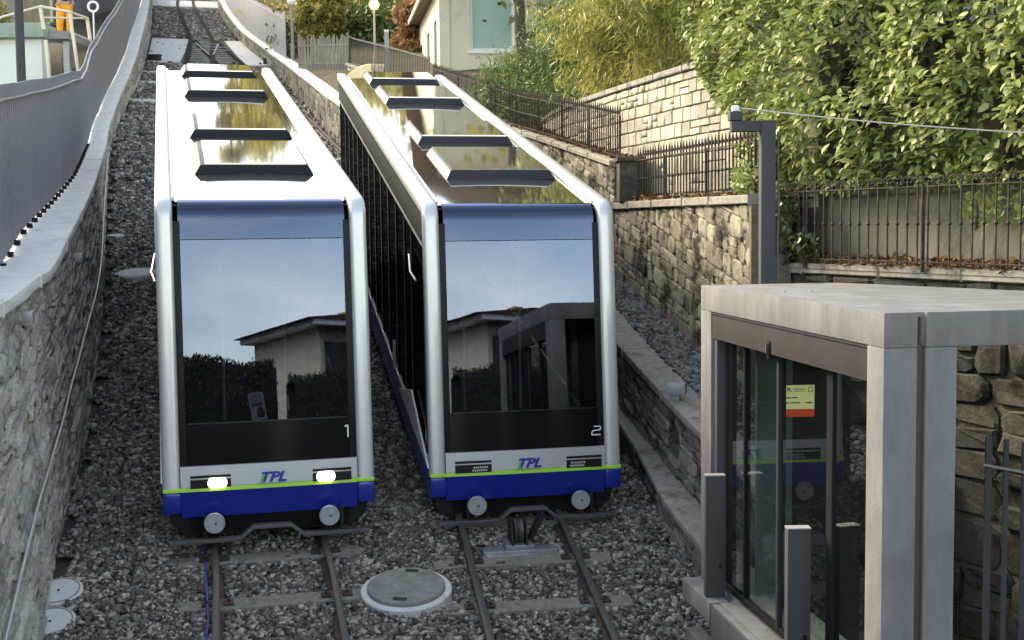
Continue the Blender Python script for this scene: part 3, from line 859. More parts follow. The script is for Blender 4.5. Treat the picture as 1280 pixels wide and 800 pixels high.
# ================================================================== THE TWO CARS
CH, CRK, CL, CS, CW = 3.127, .27, 13.15, .2319, 2.3
CARS = [dict(loc=(-3.7934, 13.6039, -2.855), rz=.2605, n=1), dict(loc=(-.9783, 14.6162, -2.9135), rz=.2063, n=2)]
windscreen_g = glass('windscreen_glass', (.004, .004, .007), (.56, .69, 1.0), .88, .004, 2.1, (.34, .35, .38))
side_g = glass('side_glass', (.004, .004, .006), .12, .10, .03, 1.45, (.2, .2, .22))
lens_on = mat('lit_headlamp', (1, .95, .8), .3, emit=(1, .93, .74), estr=5.5)
lens_off = mat('lamp_lens', (.50, .50, .50), .25)
seat_m = mat('blue_seat', (.02, .035, .12), .7)
inner = mat('car_interior', (.022, .022, .025), .7)
paper = mat('paper_white', (.62, .64, .68), .6)
cargreen = mat('print_green', (.10, .20, .12), .6)
carblue = mat('print_blue', (.30, .36, .55), .6)
printblk = mat('print_black', (.02, .02, .03), .6)
logo_blue = mat('logo_blue', (.012, .02, .30), .4)
logo_green = mat('logo_green', (.10, .45, .06), .4)
numw = mat('number_white', (.75, .75, .76), .5)

def lean(z): return CRK * z / CH              # the raked front: y of the front plane at height z
def frontM():
    """frame lying in the raked front plane: x across, local y up the plane, z outward (towards -y)"""
    a = math.atan(CRK / CH)
    return lambda x, z, out=0.0: Vector((x, lean(z) - out, z))
FP = frontM()
def fplate(mb, x0, x1, z0, z1, o0, o1, m):
    vs = [FP(x0, z0, o0), FP(x1, z0, o0), FP(x1, z0, o1), FP(x0, z0, o1), FP(x0, z1, o0), FP(x1, z1, o0), FP(x1, z1, o1), FP(x0, z1, o1)]
    return mb.add(vs, [(3, 2, 1, 0), (4, 5, 6, 7), (0, 1, 5, 4), (1, 2, 6, 5), (2, 3, 7, 6), (3, 0, 4, 7)], m)
def bow(x): return .05 * (1 - ((x - CW / 2) / (CW / 2)) ** 2)     # slight bow of the nose in plan
def text_mesh(s, size, m, name='lettering', bold=0, shear=0, ext=.004):
    cu = bpy.data.curves.new(name, 'FONT'); cu.body = s; cu.size = size; cu.extrude = ext; cu.offset = bold; cu.shear = shear
    cu.resolution_u = 3
    o = bpy.data.objects.new('tmpfont', cu); COL.objects.link(o)
    bpy.context.view_layer.update()
    me = bpy.data.meshes.new_from_object(o.evaluated_get(bpy.context.evaluated_depsgraph_get()))
    bpy.data.objects.remove(o); bpy.data.curves.remove(cu)
    me.materials.clear(); me.materials.append(m)
    return me
MFRONT = lambda x, z, out: Matrix.Translation(FP(x, z, out)) @ Matrix.Rotation(math.pi / 2 - math.atan(CRK / CH), 4, 'X')

def u_frame(mb, x0, x1, m):
    """silver hoop side member: nose bottom -> roof edge -> tail, swept rounded section"""
    # path in (y,z) with outward normal
    pts = []
    pts.append(((0.0, .0), (-1, 0)))
    for k in range(1, 7): pts.append(((lean(k * .475), k * .475), (-1, 0)))
    cy, cz = lean(2.955) + .21, 2.955
    sl = math.atan(CS)
    for k in range(9):
        a = math.pi - (math.pi / 2 - sl) * k / 8 - .0
        pts.append(((cy + .21 * math.cos(a), cz + .20 * math.sin(a)), (math.cos(a), math.sin(a))))
    y_e, z_e = pts[-1][0]
    for k in range(1, 8):
        y = y_e + (CL - y_e) * k / 7
        pts.append(((y, z_e + CS * (y - y_e)), (-CS, 1)))
    n = 10
    rr = []
    w_ = x1 - x0
    for (y, z), (ny, nz) in pts:
        l = math.hypot(ny, nz); ny /= l; nz /= l
        ring = []
        for k in range(16):
            a = 2 * math.pi * k / 16
            cx_ = math.copysign(abs(math.cos(a)) ** .55, math.cos(a)); sx_ = math.copysign(abs(math.sin(a)) ** .55, math.sin(a))
            t = .085 * sx_ - .03
            ring.append(((x0 + x1) / 2 + cx_ * w_ / 2, y + ny * t, z + nz * t))
        rr.append(ring)
    mb.grid(rr, m, close=True)
    L_ = len(mb.v); mb.f.append(list(range(L_ - 16, L_))); mb.m.append(mb.mi(m))
    return rr

def make_car(spec):
    n = spec['n']
    lab = ['silver and blue funicular car with glowing headlights and number 1, left track', 'silver and blue funicular car with unlit headlights and number 2, right track'][n - 1]
    car = empty('funicular_car', spec['loc'], spec['rz'], label=lab, cat='funicular car', group='pair of funicular cars')
    RT = lambda y: CH + CS * (y - CRK)        # roof height at y
    FW = .192
    # side members (hoops)
    for x0, x1 in ((0, FW), (CW - FW, CW)):
        mb = MB(); u_frame(mb, x0, x1, silver); mb.build('side_frame', car, smooth=50)
    # roof
    mb = MB()
    ys = [.42, 1.55, 3.9, 4.5, 6.35, 8.6, 10.9, 11.6, CL - .35]
    for a, b in zip(ys[:-1], ys[1:]):
        rr = []
        for y in (a + .004, b - .004):
            rr.append([(FW - .03 + (CW - 2 * FW + .06) * k / 10, y, RT(y) - .022 + .018 * math.sin(math.pi * k / 10)) for k in range(11)])
        mb = MB().grid(rr, roofmet)
        mb.build('roof_panel', car, smooth=True, fixn=False)
    mb = MB()
    for y0, y1 in ((.35, CL - .2),):
        rr = [[(FW - .02, y, RT(y) - .05), (CW - FW + .02, y, RT(y) - .05), (CW - FW + .02, y, RT(y) - .14), (FW - .02, y, RT(y) - .14)] for y in (y0, y1)]
        mb.grid(rr, darkmet, close=True)
    mb.build('roof_liner', car)
    for x in (FW + .012, CW - FW - .012):      # thin trims on both edges of the roof
        mb = MB().bar((x, .45, RT(.45) + .005), (x, CL - .3, RT(CL - .3) + .005), .03, .035, rooftrim)
        mb.build('roof_trim', car)
    # four roof hatches
    for y0, y1 in ((1.98, 3.72), (4.68, 6.25), (8.95, 10.7), (11.85, 13.0)):
        x0, x1 = .58, 1.98
        if n == 1: x0, x1 = .50, 1.88
        h = .095
        fr = MB()
        q = lambda x, y, z: (x, y, RT(y) + z)
        vs = [q(x0 - .03, y0 - .08, -.01), q(x1 + .03, y0 - .08, -.01), q(x1 + .03, y1 + .03, -.01), q(x0 - .03, y1 + .03, -.01), q(x0 + .04, y0, h), q(x1 - .04, y0, h), q(x1 - .04, y1 - .03, h), q(x0 + .04, y1 - .03, h)]
        fr.add(vs, [(3, 2, 1, 0), (4, 5, 6, 7), (0, 1, 5, 4), (1, 2, 6, 5), (2, 3, 7, 6), (3, 0, 4, 7)], darkmet if n == 2 else gasket)  # left car's frames blacker: missing sky reflection put into the material
        f_ = fr.build('roof_hatch', car, bevel=.008)
        pn = MB()
        xl = x0 + (.055 if n == 2 else .10)
        vs = [q(xl, y0 + .02, h + .004), q(x1 - .055, y0 + .02, h + .004), q(x1 - .055, y1 - .045, h + .004), q(xl, y1 - .045, h + .004)]
        vs += [(a, b, c + .012) for a, b, c in vs]
        pn.add(vs, [(3, 2, 1, 0), (4, 5, 6, 7), (0, 1, 5, 4), (1, 2, 6, 5), (2, 3, 7, 6), (3, 0, 4, 7)], roofmet)
        pn.build('hatch_pane', f_)
    # windscreen: profile from the nose panel up and round into the roof
    xa, xb = FW + .072, CW - FW - .072
    prof = [(lean(z), z) for z in (.73, 1.2, 1.8, 2.4, 2.72)]
    mb = MB()
    mb.grid([[(x, y - .5 * bow(x) + .005, z) for x in np.linspace(xa, xb, 13)] for y, z in prof], windscreen_g)
    mb.build('windscreen', car, smooth=True, fixn=False)
    cy, cz = lean(2.95) + .17, 2.955
    sl = math.atan(CS)
    prof2 = [(lean(2.728), 2.728)] + [(cy + .17 * math.cos(a) + .0, cz + (RT(cy) - .01 - cz) * math.sin(a)) for a in [math.pi - (math.pi / 2 - sl * .5) * k / 8 for k in range(9)]] + [(.44, RT(.44) - .004)]
    mb = MB()
    mb.grid([[(x, y - .5 * bow(x) * (1 - k / len(prof2)) + .005, z) for x in np.linspace(xa - .02, xb + .02, 13)] for k, (y, z) in enumerate(prof2)], glass('header_glass', (.006, .006, .009), (.50, .62, .92), .0, .03, 1.95))
    mb.build('upper_fascia', car, smooth=True, fixn=False)
    # black surround strips left and right of the glass, and lower black panel
    for a, b in ((FW - .01, FW + .074), (CW - FW - .074, CW - FW + .01)):
        mb = MB(); fplate(mb, a, b, .28, 2.93, -.06, .006, gasket); mb.build('glass_surround', car, bevel=.006)
    mb = MB()
    mb.grid([[(x, lean(z) - .5 * bow(x) + .004, z) for x in np.linspace(xa - .07, xb + .07, 13)] for z in (.275, .4, .6, .722)], blackp)
    mb.grid([[(x, lean(z) + .05, z) for x in np.linspace(xa, xb, 3)] for z in (.275, .722)], blackp)
    mb.build('lower_panel', car, smooth=True, fixn=False)
    mb = MB()
    mb.grid([[(x, lean(.722 + dz) - .5 * bow(x) - o, .722 + dz) for x in np.linspace(xa + .02, xb - .02, 13)] for dz, o in ((.0, 0), (0, .006), (.012, .006), (.012, 0))], darkmet)
    mb.build('wiper_rail', car, fixn=False)
    # nose: silver light panel, lime stripe, blue skirt (bowed)
    def band(z0, z1, m, name, out0=.03, out1=.03, x0=FW - .0, x1=CW - FW + .0, th=.06, wide=0, tuck0=0):
        N_ = 17
        rr = []
        for z, o in ((z0, -th), (z0, out0), (z1, out1), (z1, -th)):
            rr.append([(x, lean(max(z, 0)) - (.5 * bow(x) if o > 0 else 0) - o + (tuck0 if z == z0 else 0), z) for x in np.linspace(x0, x1, N_)])
        return MB().grid(rr, m).build(name, car, smooth=30, fixn=True)
    band(.048, .272, silver_panel, 'nose_panel')
    band(.0, .045, green, 'lime_stripe', .034, .032)
    band(-.29, -.002, blue, 'blue_skirt', .005, .032, tuck0=.03)
    for a, b in ((0.004, FW), (CW - FW, CW - .004)):
        mb = MB(); fplate(mb, a, b, -.0, .045, -.14, .0565, green); mb.build('lime_stripe', car, bevel=.01)
        mb = MB().box((a, -.05, -.235), (b, .16, -.003), blue); mb.build('blue_skirt', car, bevel=.03)
    # side skirts along the length: lime stripe + blue, sheared with the slope
    def sidestrip(x0, x1, y0, y1, z0, z1, m, name):
        rr = [[(x0, y, z0 + CS * y), (x1, y, z0 + CS * y), (x1, y, z1 + CS * y), (x0, y, z1 + CS * y)] for y in (y0, y1)]
        mb = MB().grid(rr, m, close=True)
        mb.f += [[3, 2, 1, 0], [4, 5, 6, 7]]; mb.m += [0, 0]
        return mb.build(name, car)
    for x0, x1, sg in ((.02, .07, -1), (CW - .07, CW - .02, 1)):
        sidestrip(x0, x1, .17, CL - .05, -.32, .10, blue, 'side_skirt')
        sidestrip(x0 + .01 * sg * 0 - (.006 if sg < 0 else -.006), x1 + (.0 if sg < 0 else .006), .18, CL - .05, .103, .135, silver, 'sill_strip')
        # glass panels between posts
        ys = [.38, 1.5, 2.2, 3.12, 4.05, 5.0, 5.9, 6.8, 7.8, 8.8, 9.7, 10.6, 11.5, CL - .35]
        for a, b in zip(ys[:-1], ys[1:]):
            gl = sidestrip(x0 + .015, x1 - .01, a + .04, b - .04, .17, 2.55, side_g, 'side_window')
        for a in ys:
            sidestrip(x0 + .002, x1 - .002, a - .05, a + .05, .13, 2.56, blackp, 'window_post')
        sidestrip(x0, x1, .30, CL - .1, 2.555, 2.90, mat('cant_dark', (.028, .030, .028), .75, 0, .08), 'cant_panel')
        sidestrip(x0 - .008 if sg < 0 else x0, x1 if sg < 0 else x1 + .008, .45, CL - .1, 2.56, 2.59, silver, 'gutter_strip')
        # stepped white wedge at the cab end of the skirt
        X = x0 - .035 if sg < 0 else x1 + .012
        poly = [(.02, .10), (1.44, .84), (2.73, .70)]
        t_ = .02 * sg
        mb = MB().prism(poly, X, X - t_, white, ax='x'); mb.build('white_wedge', car)
        # door track rods and a door handle bar
        MB().tube([(X - .01 * -sg, 3.10, 1.33), (X - .01 * -sg, 3.10, .93)], .022, 8, silver).build('door_bar', car, smooth=True)
        MB().tube([(X, 1.4, 2.55), (X + .04 * sg, 1.0, 2.35), (X, .8, 2.25)], .014, 8, silver).build('grab_rail', car, smooth=True)
    # floor, rear bulkhead, interior desk and seats
    rr = [[(.08, y, -.02 + CS * y), (CW - .08, y, -.02 + CS * y), (CW - .08, y, -.1 + CS * y), (.08, y, -.1 + CS * y)] for y in (.12, CL - .1)]
    MB().grid(rr, inner, close=True).build('floor', car)
    mb = MB().box((.05, CL - .3, CS * CL - .5), (CW - .05, CL - .25, RT(CL) - .1), darkmet); mb.build('rear_bulkhead', car)
    mb = MB(); vs = [(.3, .14, .62), (2.0, .14, .62), (2.0, .55, .68), (.3, .55, .68), (.3, .16, .1), (2.0, .16, .1), (2.0, .6, .1), (.3, .6, .1)]
    mb.add(vs, [(0, 1, 2, 3), (4, 5, 6, 7), (0, 1, 5, 4), (1, 2, 6, 5), (2, 3, 7, 6), (3, 0, 4, 7)], inner); mb.build('driver_desk', car, bevel=.02)
    for i in range(3):
        for x in (.55, 1.35):
            y0 = 2.3 + i * 1.9; zf = CS * y0 + .0
            mb = MB().box((x, y0, zf + .1), (x + .5, y0 + .45, zf + .5), seat_m)
            mb.box((x, y0 + .42, zf + .5), (x + .5, y0 + .5, zf + 1.0), seat_m)
            mb.build('passenger_seat', car, bevel=.03)
    for x in (.75, 1.5):
        MB().tube([(x, 1.9, .4), (x, 1.9, 3.3)], .02, 8, silver).build('grab_pole', car, smooth=True)
    # underframe
    rr = [[(.25, y, -.25 + CS * max(y, 0)), (CW - .25, y, -.25 + CS * max(y, 0)), (CW - .32, y, -.50 + CS * max(y, 0)), (.32, y, -.50 + CS * max(y, 0))] for y in (.10, 1.0, CL - .2)]
    mb = MB().grid(rr, under, close=True); mb.f.append([0, 1, 2, 3]); mb.m.append(0)
    mb.build('underframe', car, bevel=.02)
    MB().prism([(.03, -.16), (CW - .03, -.16), (CW - .10, -.40), (CW - .26, -.515), (.26, -.515), (.10, -.40)], .10, .5, under).build('headstock', car, bevel=.02)
    for yb in (2.6, CL - 2.6):
        for dy in (-.75, .75):
            for x in (CW / 2 - .6, CW / 2 + .6):
                y = yb + dy; z = CS * y - .645 + .30
                rr = []
                for k, (r, o) in enumerate(((.001, -.05), (.29, -.05), (.29, .03), (.33, .03), (.33, .06), (.001, .06))):
                    s_ = 1 if x < CW / 2 else -1
                    rr.append([(x + o * s_, y + math.cos(2 * math.pi * j / 20) * r, z + math.sin(2 * math.pi * j / 20) * r) for j in range(20)])
                MB().grid(rr, railtop, close=True).build('wheel', car, smooth=30)
        rr = [[(x, y, z + CS * y) for x, z in ((.2, -.3), (.35, -.3), (.35, -.5), (.2, -.5))] for y in (yb - 1.1, yb + 1.1)]
        for dx in (0, 1.75):
            MB().grid([[(x + dx, y, z) for x, y, z in r] for r in rr], under, close=True).build('bogie_frame', car)
    # buffers
    for x in (.535, 1.775):
        b_ = MB().tube([(x, .1, -.335), (x, -.12, -.335)], .055, 12, under).build('buffer', car, smooth=30)
        rr = []
        for r, y in ((.001, -.115), (.105, -.115), (.112, -.122), (.112, -.158), (.106, -.165), (.103, -.165), (.100, -.161), (.001, -.161)):
            rr.append([(x + math.cos(2 * math.pi * j / 28) * r, y, -.335 + math.sin(2 * math.pi * j / 28) * r) for j in range(28)])
        bh = MB().grid(rr, grey_buf, close=True).build('buffer_head', b_, smooth=12)
        MB().tube([(x + .012, -.160, -.335), (x + .012, -.172, -.335)], .011, 8, under).build('bolt', b_)
    # stone guard with the raised middle
    zz = [(.08, -.535), (.80, -.535), (.95, -.415), (1.35, -.415), (1.50, -.535), (2.22, -.535)]
    mb = MB()
    rows_ = []
    for x, z in zz: rows_.append([(x, -.13, z - .022), (x, -.02, z - .022), (x, -.02, z + .022), (x, -.13, z + .022)])
    mb.grid(rows_, mat('guard_grey', (.10, .105, .11), .5, .3), close=True); mb.f += [[3, 2, 1, 0], [len(mb.v) - 4, len(mb.v) - 3, len(mb.v) - 2, len(mb.v) - 1]]; mb.m += [0, 0]
    gd = mb.build('stone_guard', car, bevel=.004)
    for x in (.42, 1.9):
        MB().box((x, -.10, -.53), (x + .04, -.04, -.25), under).build('guard_bracket', gd)
    # headlight clusters
    for side, xo in ((0, .30 if n == 2 else .295), (1, 1.63 if n == 2 else 1.61)):
        wd = .43
        zc = .10
        oo = .5 * bow(.5) + .033
        hl = MB()
        fplate(hl, xo, xo + wd, .145, .172, oo - .02, oo + .004, gasket)
        fplate(hl, xo, xo + wd, .035, .128, oo - .02, oo + .004, gasket)
        h_ = hl.build('headlight', car)
        lx = xo + (.20 if side == 0 else .04)
        if n == 1:
            lx = xo + (.19 if side == 0 else .05)
            m2 = MB(); cxl = lx + .095
            for (kx, kz, o_) in ((.105, .052, 0), (.10, .048, .012), (.07, .03, .02)):
                pass
            rr = [[FP(cxl + kx * math.copysign(abs(math.cos(2 * math.pi * j / 28)) ** .5, math.cos(2 * math.pi * j / 28)), .084 + kz * math.copysign(abs(math.sin(2 * math.pi * j / 28)) ** .6, math.sin(2 * math.pi * j / 28)), oo + o_) for j in range(28)] for kx, kz, o_ in ((.10, .052, 0), (.097, .05, .010), (.07, .034, .020), (.001, .001, .023))]
            m2.grid(rr, lens_on, close=True); m2.build('lamp_lens', h_, smooth=60)
        else:
            for i in range(7):
                for j in range(2):
                    m2 = MB(); a = lx + i * .026; fplate(m2, a + (.012 if j else 0), a + .017 + (.012 if j else 0), .05 + j * .034, .072 + j * .034, oo, oo + .009, lens_off); m2.build('lamp_lens', h_)
    # logo TPL
    oo = .5 * bow(1.15) + .037
    me = text_mesh('TPL', .150, logo_blue, bold=.006, shear=.35, ext=.002)
    link('logo', me, car, MFRONT(1.02, .068, oo) @ Matrix.Scale(1.22, 4, (1, 0, 0)))
    m2 = MB(); v_ = [FP(1.035, .062, oo + .003), FP(1.065, .062, oo + .003), FP(1.085, .14, oo + .003), FP(1.062, .14, oo + .003)]
    v_ += [q - Vector((0, .003, 0)) for q in v_]
    m2.add(v_, [(0, 1, 2, 3), (4, 5, 6, 7), (0, 1, 5, 4), (1, 2, 6, 5), (2, 3, 7, 6), (3, 0, 4, 7)], logo_green); m2.build('logo_slash', car)
    m2 = MB(); fplate(m2, 1.0, 1.30, .048, .053, oo, oo + .003, logo_blue); m2.build('logo_line', car)
    # car number, built from strokes
    m2 = MB(); oo = .5 * bow(2.0) + .004
    if n == 1:
        pts = [[(0, .12), (.035, .135)], [(.035, .135), (.035, .0)]]
        x0, z0 = 1.985, .50
    else:
        pts = [[(.03, .105), (.10, .105)], [(.10, .105), (.115, .09)], [(.115, .09), (.105, .062)], [(.105, .062), (.02, .055)], [(.02, .055), (.004, .035)], [(.004, .035), (.004, .006)], [(.0, .006), (.112, .006)]]
        x0, z0 = 1.955, .40
    for a, b in pts:
        m2.bar(FP(x0 + a[0], z0 + a[1], oo + .004), FP(x0 + b[0], z0 + b[1], oo + .004), .013 if n == 2 else .016, .004, numw, up=(0, -1, .1))
    m2.build('car_number', car)
    if n == 1:
        # notice board leaning behind the screen, and a small card
        Mx = Matrix.Translation((.985, .20, .70)) @ Matrix.Rotation(-.15, 4, 'Y') @ Matrix.Rotation(.0, 4, 'X')
        nb = MB().box((0, 0, 0), (.165, .008, .31), paper, Mx).build('notice', car)
        MB().box((.02, -.003, .20), (.145, -.001, .295), carblue, Mx).build('notice_print', nb)
        MB().box((.02, -.003, .155), (.145, -.001, .198), cargreen, Mx).build('notice_print', nb)
        MB().prism([(.07, .03), (.14, .03), (.155, .08), (.12, .15), (.09, .15), (.06, .08)], -.003, -.001, printblk, ax='y', M=Mx).build('notice_print', nb)
        Mx = Matrix.Translation((1.30, .22, .80)) @ Matrix.Rotation(-.08, 4, 'Y')
        cd = MB().box((0, 0, 0), (.10, .008, .165), paper, Mx).build('card', car)
        MB().box((.012, -.003, .03), (.078, -.001, .13), inner, Mx).build('card_print', cd)
    return car
for c in CARS: make_car(c)

# rope pulley and cross-beam in the track under the nose of car 2
galv = mat('galvanised', (.36, .38, .39), .45, .6, noise=.3, nscale=14)
pb = T2.pt(T2.u_at_y(14.15))
bz = gz(pb[0][0], pb[0][1])
ang = math.atan2(pb[1][0], pb[1][1])
pu = empty('rope_pulley', (pb[0][0], pb[0][1], bz), -ang, label='grey rope pulley on its cross beam between the rails in front of car number 2', cat='rope pulley')
MB().box((-.42, -.12, 0), (.42, .10, .07), galv).build('cross_beam', pu, bevel=.006)
MB().box((-.42, -.14, -.06), (.42, -.12, .035), galv).build('cross_beam', pu, bevel=.004)
MB().box((-.16, -.08, .07), (.16, .30, .12), galv).build('bracket', pu, bevel=.005)
for x in (-.08, .08):
    MB().prism([(-.1, .12), (.28, .12), (.22, .38), (-.02, .34)], x - .012, x + .012, under, ax='x').build('cheek', pu)
rr = [[(x, .09 + math.cos(2 * math.pi * j / 22) * r, .24 + math.sin(2 * math.pi * j / 22) * r) for j in range(22)] for r, x in ((.03, -.05), (.14, -.05), (.13, -.02), (.11, 0), (.13, .02), (.14, .05), (.03, .05))]
MB().grid(rr, railtop, close=True).build('sheave', pu, smooth=40)
MB().bar((.14, .2, .08), (.30, .2, .42), .16, .05, under).build('cable_duct', pu)
# blue cable beside the left rail
cb = MB().tube([Vector((*T1.pt(u, -.70)[0][:2], gz(*T1.pt(u, -.70)[0][:2]) + .05 + .008 * math.sin(u * 3))) for u in np.arange(T1.u_at_y(8.5), T1.u_at_y(15), .3)], .013, 6, mat('blue_cable', (.05, .09, .35), .5))
cb.build('cable', smooth=True, label='thin blue cable lying along the left rail of car number 1', cat='cable')

# ================================================================== SHELTER
SHC = Vector((2.4487, 8.3741, -.6072)); SHA = .1549
sh = empty('lift_shelter', tuple(SHC + Vector((0, 0, -2.858))), SHA, label='raw concrete shelter with dark lintel and glass doors in the right foreground', cat='shelter')
# local frame: x = v (right, away from the track), y = u (uphill), z from floor
ZT = 2.858
def shbox(a, b, m, name, bevel=.012, parent=sh, **k):
    return MB().box(a, b, m).build(name, parent, bevel=bevel, **k)
Lf = 4.01
T_ = .34
# doorway face (x=0): near column, far column, top band
shbox((0, 0, -.25), (.238, .26, ZT - .236), concrete, 'corner_column')
shbox((0, 3.694, -.02), (.26, Lf, ZT - .236), concrete, 'far_column')
# front face: joint and second column
shbox((.238, .03, -1.2), (.298, .2, ZT - .03), mat('joint_strip', (.06, .055, .05), .8), 'joint_strip', .004)
shbox((.298, .001, -1.3), (.521, .26, ZT - .236), concrete, 'front_column')
shbox((0, -.0005, -1.3), (.238, .24, -.252), concrete, 'corner_column')
# roof slab (polygon following the wall behind), with band below as upstand
poly = [(0, 0), (.238, 0), (.238, .03), (.298, .03), (.298, 0), (2.5, 0), (2.5, 1.5), (1.40, Lf), (0, Lf)]
MB().prism(poly, ZT - .236, ZT, concrete, ax='z').build('roof_slab', sh, bevel=.012)
# dark lintel and door frames, glass set back
dfr = mat('door_frame_dark', (.018, .018, .02), .9, 0, .05)
lint = mat('lintel_metal', (.060, .056, .055), .95, 0, .03, noise=.15, nscale=3)
shbox((.012, .26, ZT - .487), (.10, 3.694, ZT - .237), lint, 'lintel', .004)
shbox((.006, .26, ZT - .262), (.02, 3.694, ZT - .250), darkmet, 'lintel_trim', .002)
def shf(y0, y1, z0, z1, x0=.09, x1=.15, m=dfr, name='door_frame'):
    return shbox((x0, y0, z0), (x1, y1, z1), m, name, .004)
zd = ZT - .487
dgl = glass('door_glass', (.02, .025, .025), .9, .93, .004, 1.52, (.70, .76, .74))
panels = [(3.62, 3.02), (3.00, 2.19), (2.15, 1.17), (1.02, .30)]
for a, b in panels:
    shbox((.108, b, .06), (.120, a, zd - .02), dgl, 'glass_door', 0)
shf(3.60, 3.694, 0, zd, .03, .15, steelgrey)
shf(3.00, 3.03, .02, zd)
shf(2.145, 2.19, .02, zd, .085, .155, mat('door_stile', (.04, .041, .045), .9, 0, .05))
shf(1.04, 1.15, .02, zd, .09, .16)
shf(.26, .31, 0, zd)
shf(.26, 3.6, -.0, .06, .09, .15)
mb = MB().box((.0, 2.13, zd - .04), (.07, 2.2, zd + .11), gasket).box((-.02, 2.15, zd + .0), (.01, 2.18, zd + .09), railtop)
mb.build('door_closer', sh, bevel=.004)
# floor, sill, plinth
flo = mat('shelter_floor', (.42, .43, .40), .6, 0, .4, noise=.15, nscale=5)
shbox((.16, .27, -.3), (.60, 3.68, .0), flo, 'floor', .0)
shbox((-.19, 3.14, -.20), (.0, Lf + .0, -.01), concrete, 'plinth', .012)
shbox((-.09, .27, -.16), (.088, 3.135, -.012), concrete, 'door_sill', .006)
shbox((-.19, .0, -.50), (-.165, 3.10, -.03), steelgrey, 'plinth_cladding', .003)
shbox((-.163, .0, -.5), (-.095, 3.135, -.02), concrete, 'edge_strip', .006)
shbox((-.16, .0, -1.3), (.0, Lf, -.51), concrete, 'foundation', .01)
# rear parts: dark back wall seen through the doors, glass toward the wall
shbox((.62, 3.60, 0), (1.36, 3.66, ZT - .24), darkmet, 'inner_wall', 0)
shbox((.28, 3.2, 0), (.62, 3.24, ZT - .24), mat('tinted_panel', (.16, .22, .21), .3), 'inner_panel', 0)
# sign inside the glass
sgn = empty('information_sign', tuple(Vector((2.34, 11.0, -1.70))), SHA - .11, label='small pale yellow information sign with a red bottom band behind the shelter glass', cat='sign')
signy = mat('sign_yellow', (.72, .74, .42), .5, emit=(.72, .74, .42), estr=.16); signr = mat('sign_red', (.62, .07, .03), .5, emit=(.62, .07, .03), estr=.14)  # faint glow added so the unlit sign shows behind the glass
MB().box((0, 0, 0), (.285, .02, .285), darkmet).build('board', sgn, bevel=.004)
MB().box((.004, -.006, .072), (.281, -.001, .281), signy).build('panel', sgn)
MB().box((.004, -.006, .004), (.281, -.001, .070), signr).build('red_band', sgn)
TXT = lambda s, sz, x, z, m, b=0: link('lettering', text_mesh(s, sz, m, bold=b, ext=.001), sgn, Matrix.Translation((x, -.008, z)) @ Matrix.Rotation(math.pi / 2, 4, 'X'))
dg = mat('print_dark_green', (.04, .05, .03), .6)
TXT('TPL', .040, .016, .228, dg, .0015)
for i, (x0, x1, z) in enumerate(((.10, .20, .250), (.10, .19, .238), (.10, .20, .226))):
    MB().box((x0, -.008, z), (x1, -.0065, z + .004), dg).build('fine_print', sgn)
for x0, x1, z in ((.012, .075, .166), (.085, .13, .168), (.012, .055, .122), (.07, .155, .122), (.19, .196, .124), (.21, .262, .122)):
    MB().box((x0, -.008, z), (x1, -.0065, z + .010), dg).build('fine_print', sgn)
rr = [[(.246 + math.cos(2 * math.pi * j / 20) * r, y, .242 + math.sin(2 * math.pi * j / 20) * r) for j in range(20)] for r, y in ((.024, -.0065), (.024, -.008), (.018, -.008), (.018, -.0065))]
MB().grid(rr, dg, close=True).build('round_mark', sgn)
MB().bar((.02, .01, .285), (.02, .01, 1.1), .01, .01, darkmet).build('hanger', sgn); MB().bar((.26, .01, .285), (.26, .01, 1.1), .01, .01, darkmet).build('hanger', sgn)
# two flat anthracite posts in front of the doors
for (x, y, w_, lab) in ((1.77, 11.62, .185, 'anthracite box post on the plinth, the farther of two in front of the glass doors'), (2.08, 9.55, .178, 'anthracite box post in front of the glass doors, the nearer of two')):
    b_ = empty('box_post', (x, y, -3.47), SHA - .12, label=lab, cat='post', group='box posts before the shelter doors')
    MB().box((0, 0, -.02), (w_, .10, 1.13), steelgrey).build('post_body', b_, bevel=.004)
    MB().box((-.002, -.002, 1.132), (w_ + .002, .102, 1.142), mat('post_cap', (.30, .30, .32), .5, .2)).build('post_cap', b_)
    MB().box((w_ - .06, -.006, .27), (w_ - .03, -.001, .31), gasket).build('key_switch', b_)
# gate of flat bars beside the shelter
gt = empty('bar_gate', tuple(SHC + Vector((1.30, 1.70, -2.86))), SHA, label='anthracite gate of upright flat bars inside the right opening of the shelter', cat='gate')
gx0 = .0
for i in range(7):
    x = .02 + i * .158
    MB().box((x, -.006 - .02 * i * 0, -.4), (x + .055 if i % 2 == 0 else x + .04, .01, 1.74 - .03 * i), steelgrey).build('gate_bar', gt)
MB().bar((-.02, -.02, 1.52), (1.1, -.02, 1.28), .02, .04, mat('worn_steel', (.28, .27, .26), .5, .3), up=(0, 1, 0)).build('gate_rail', gt)
print('p3 done')
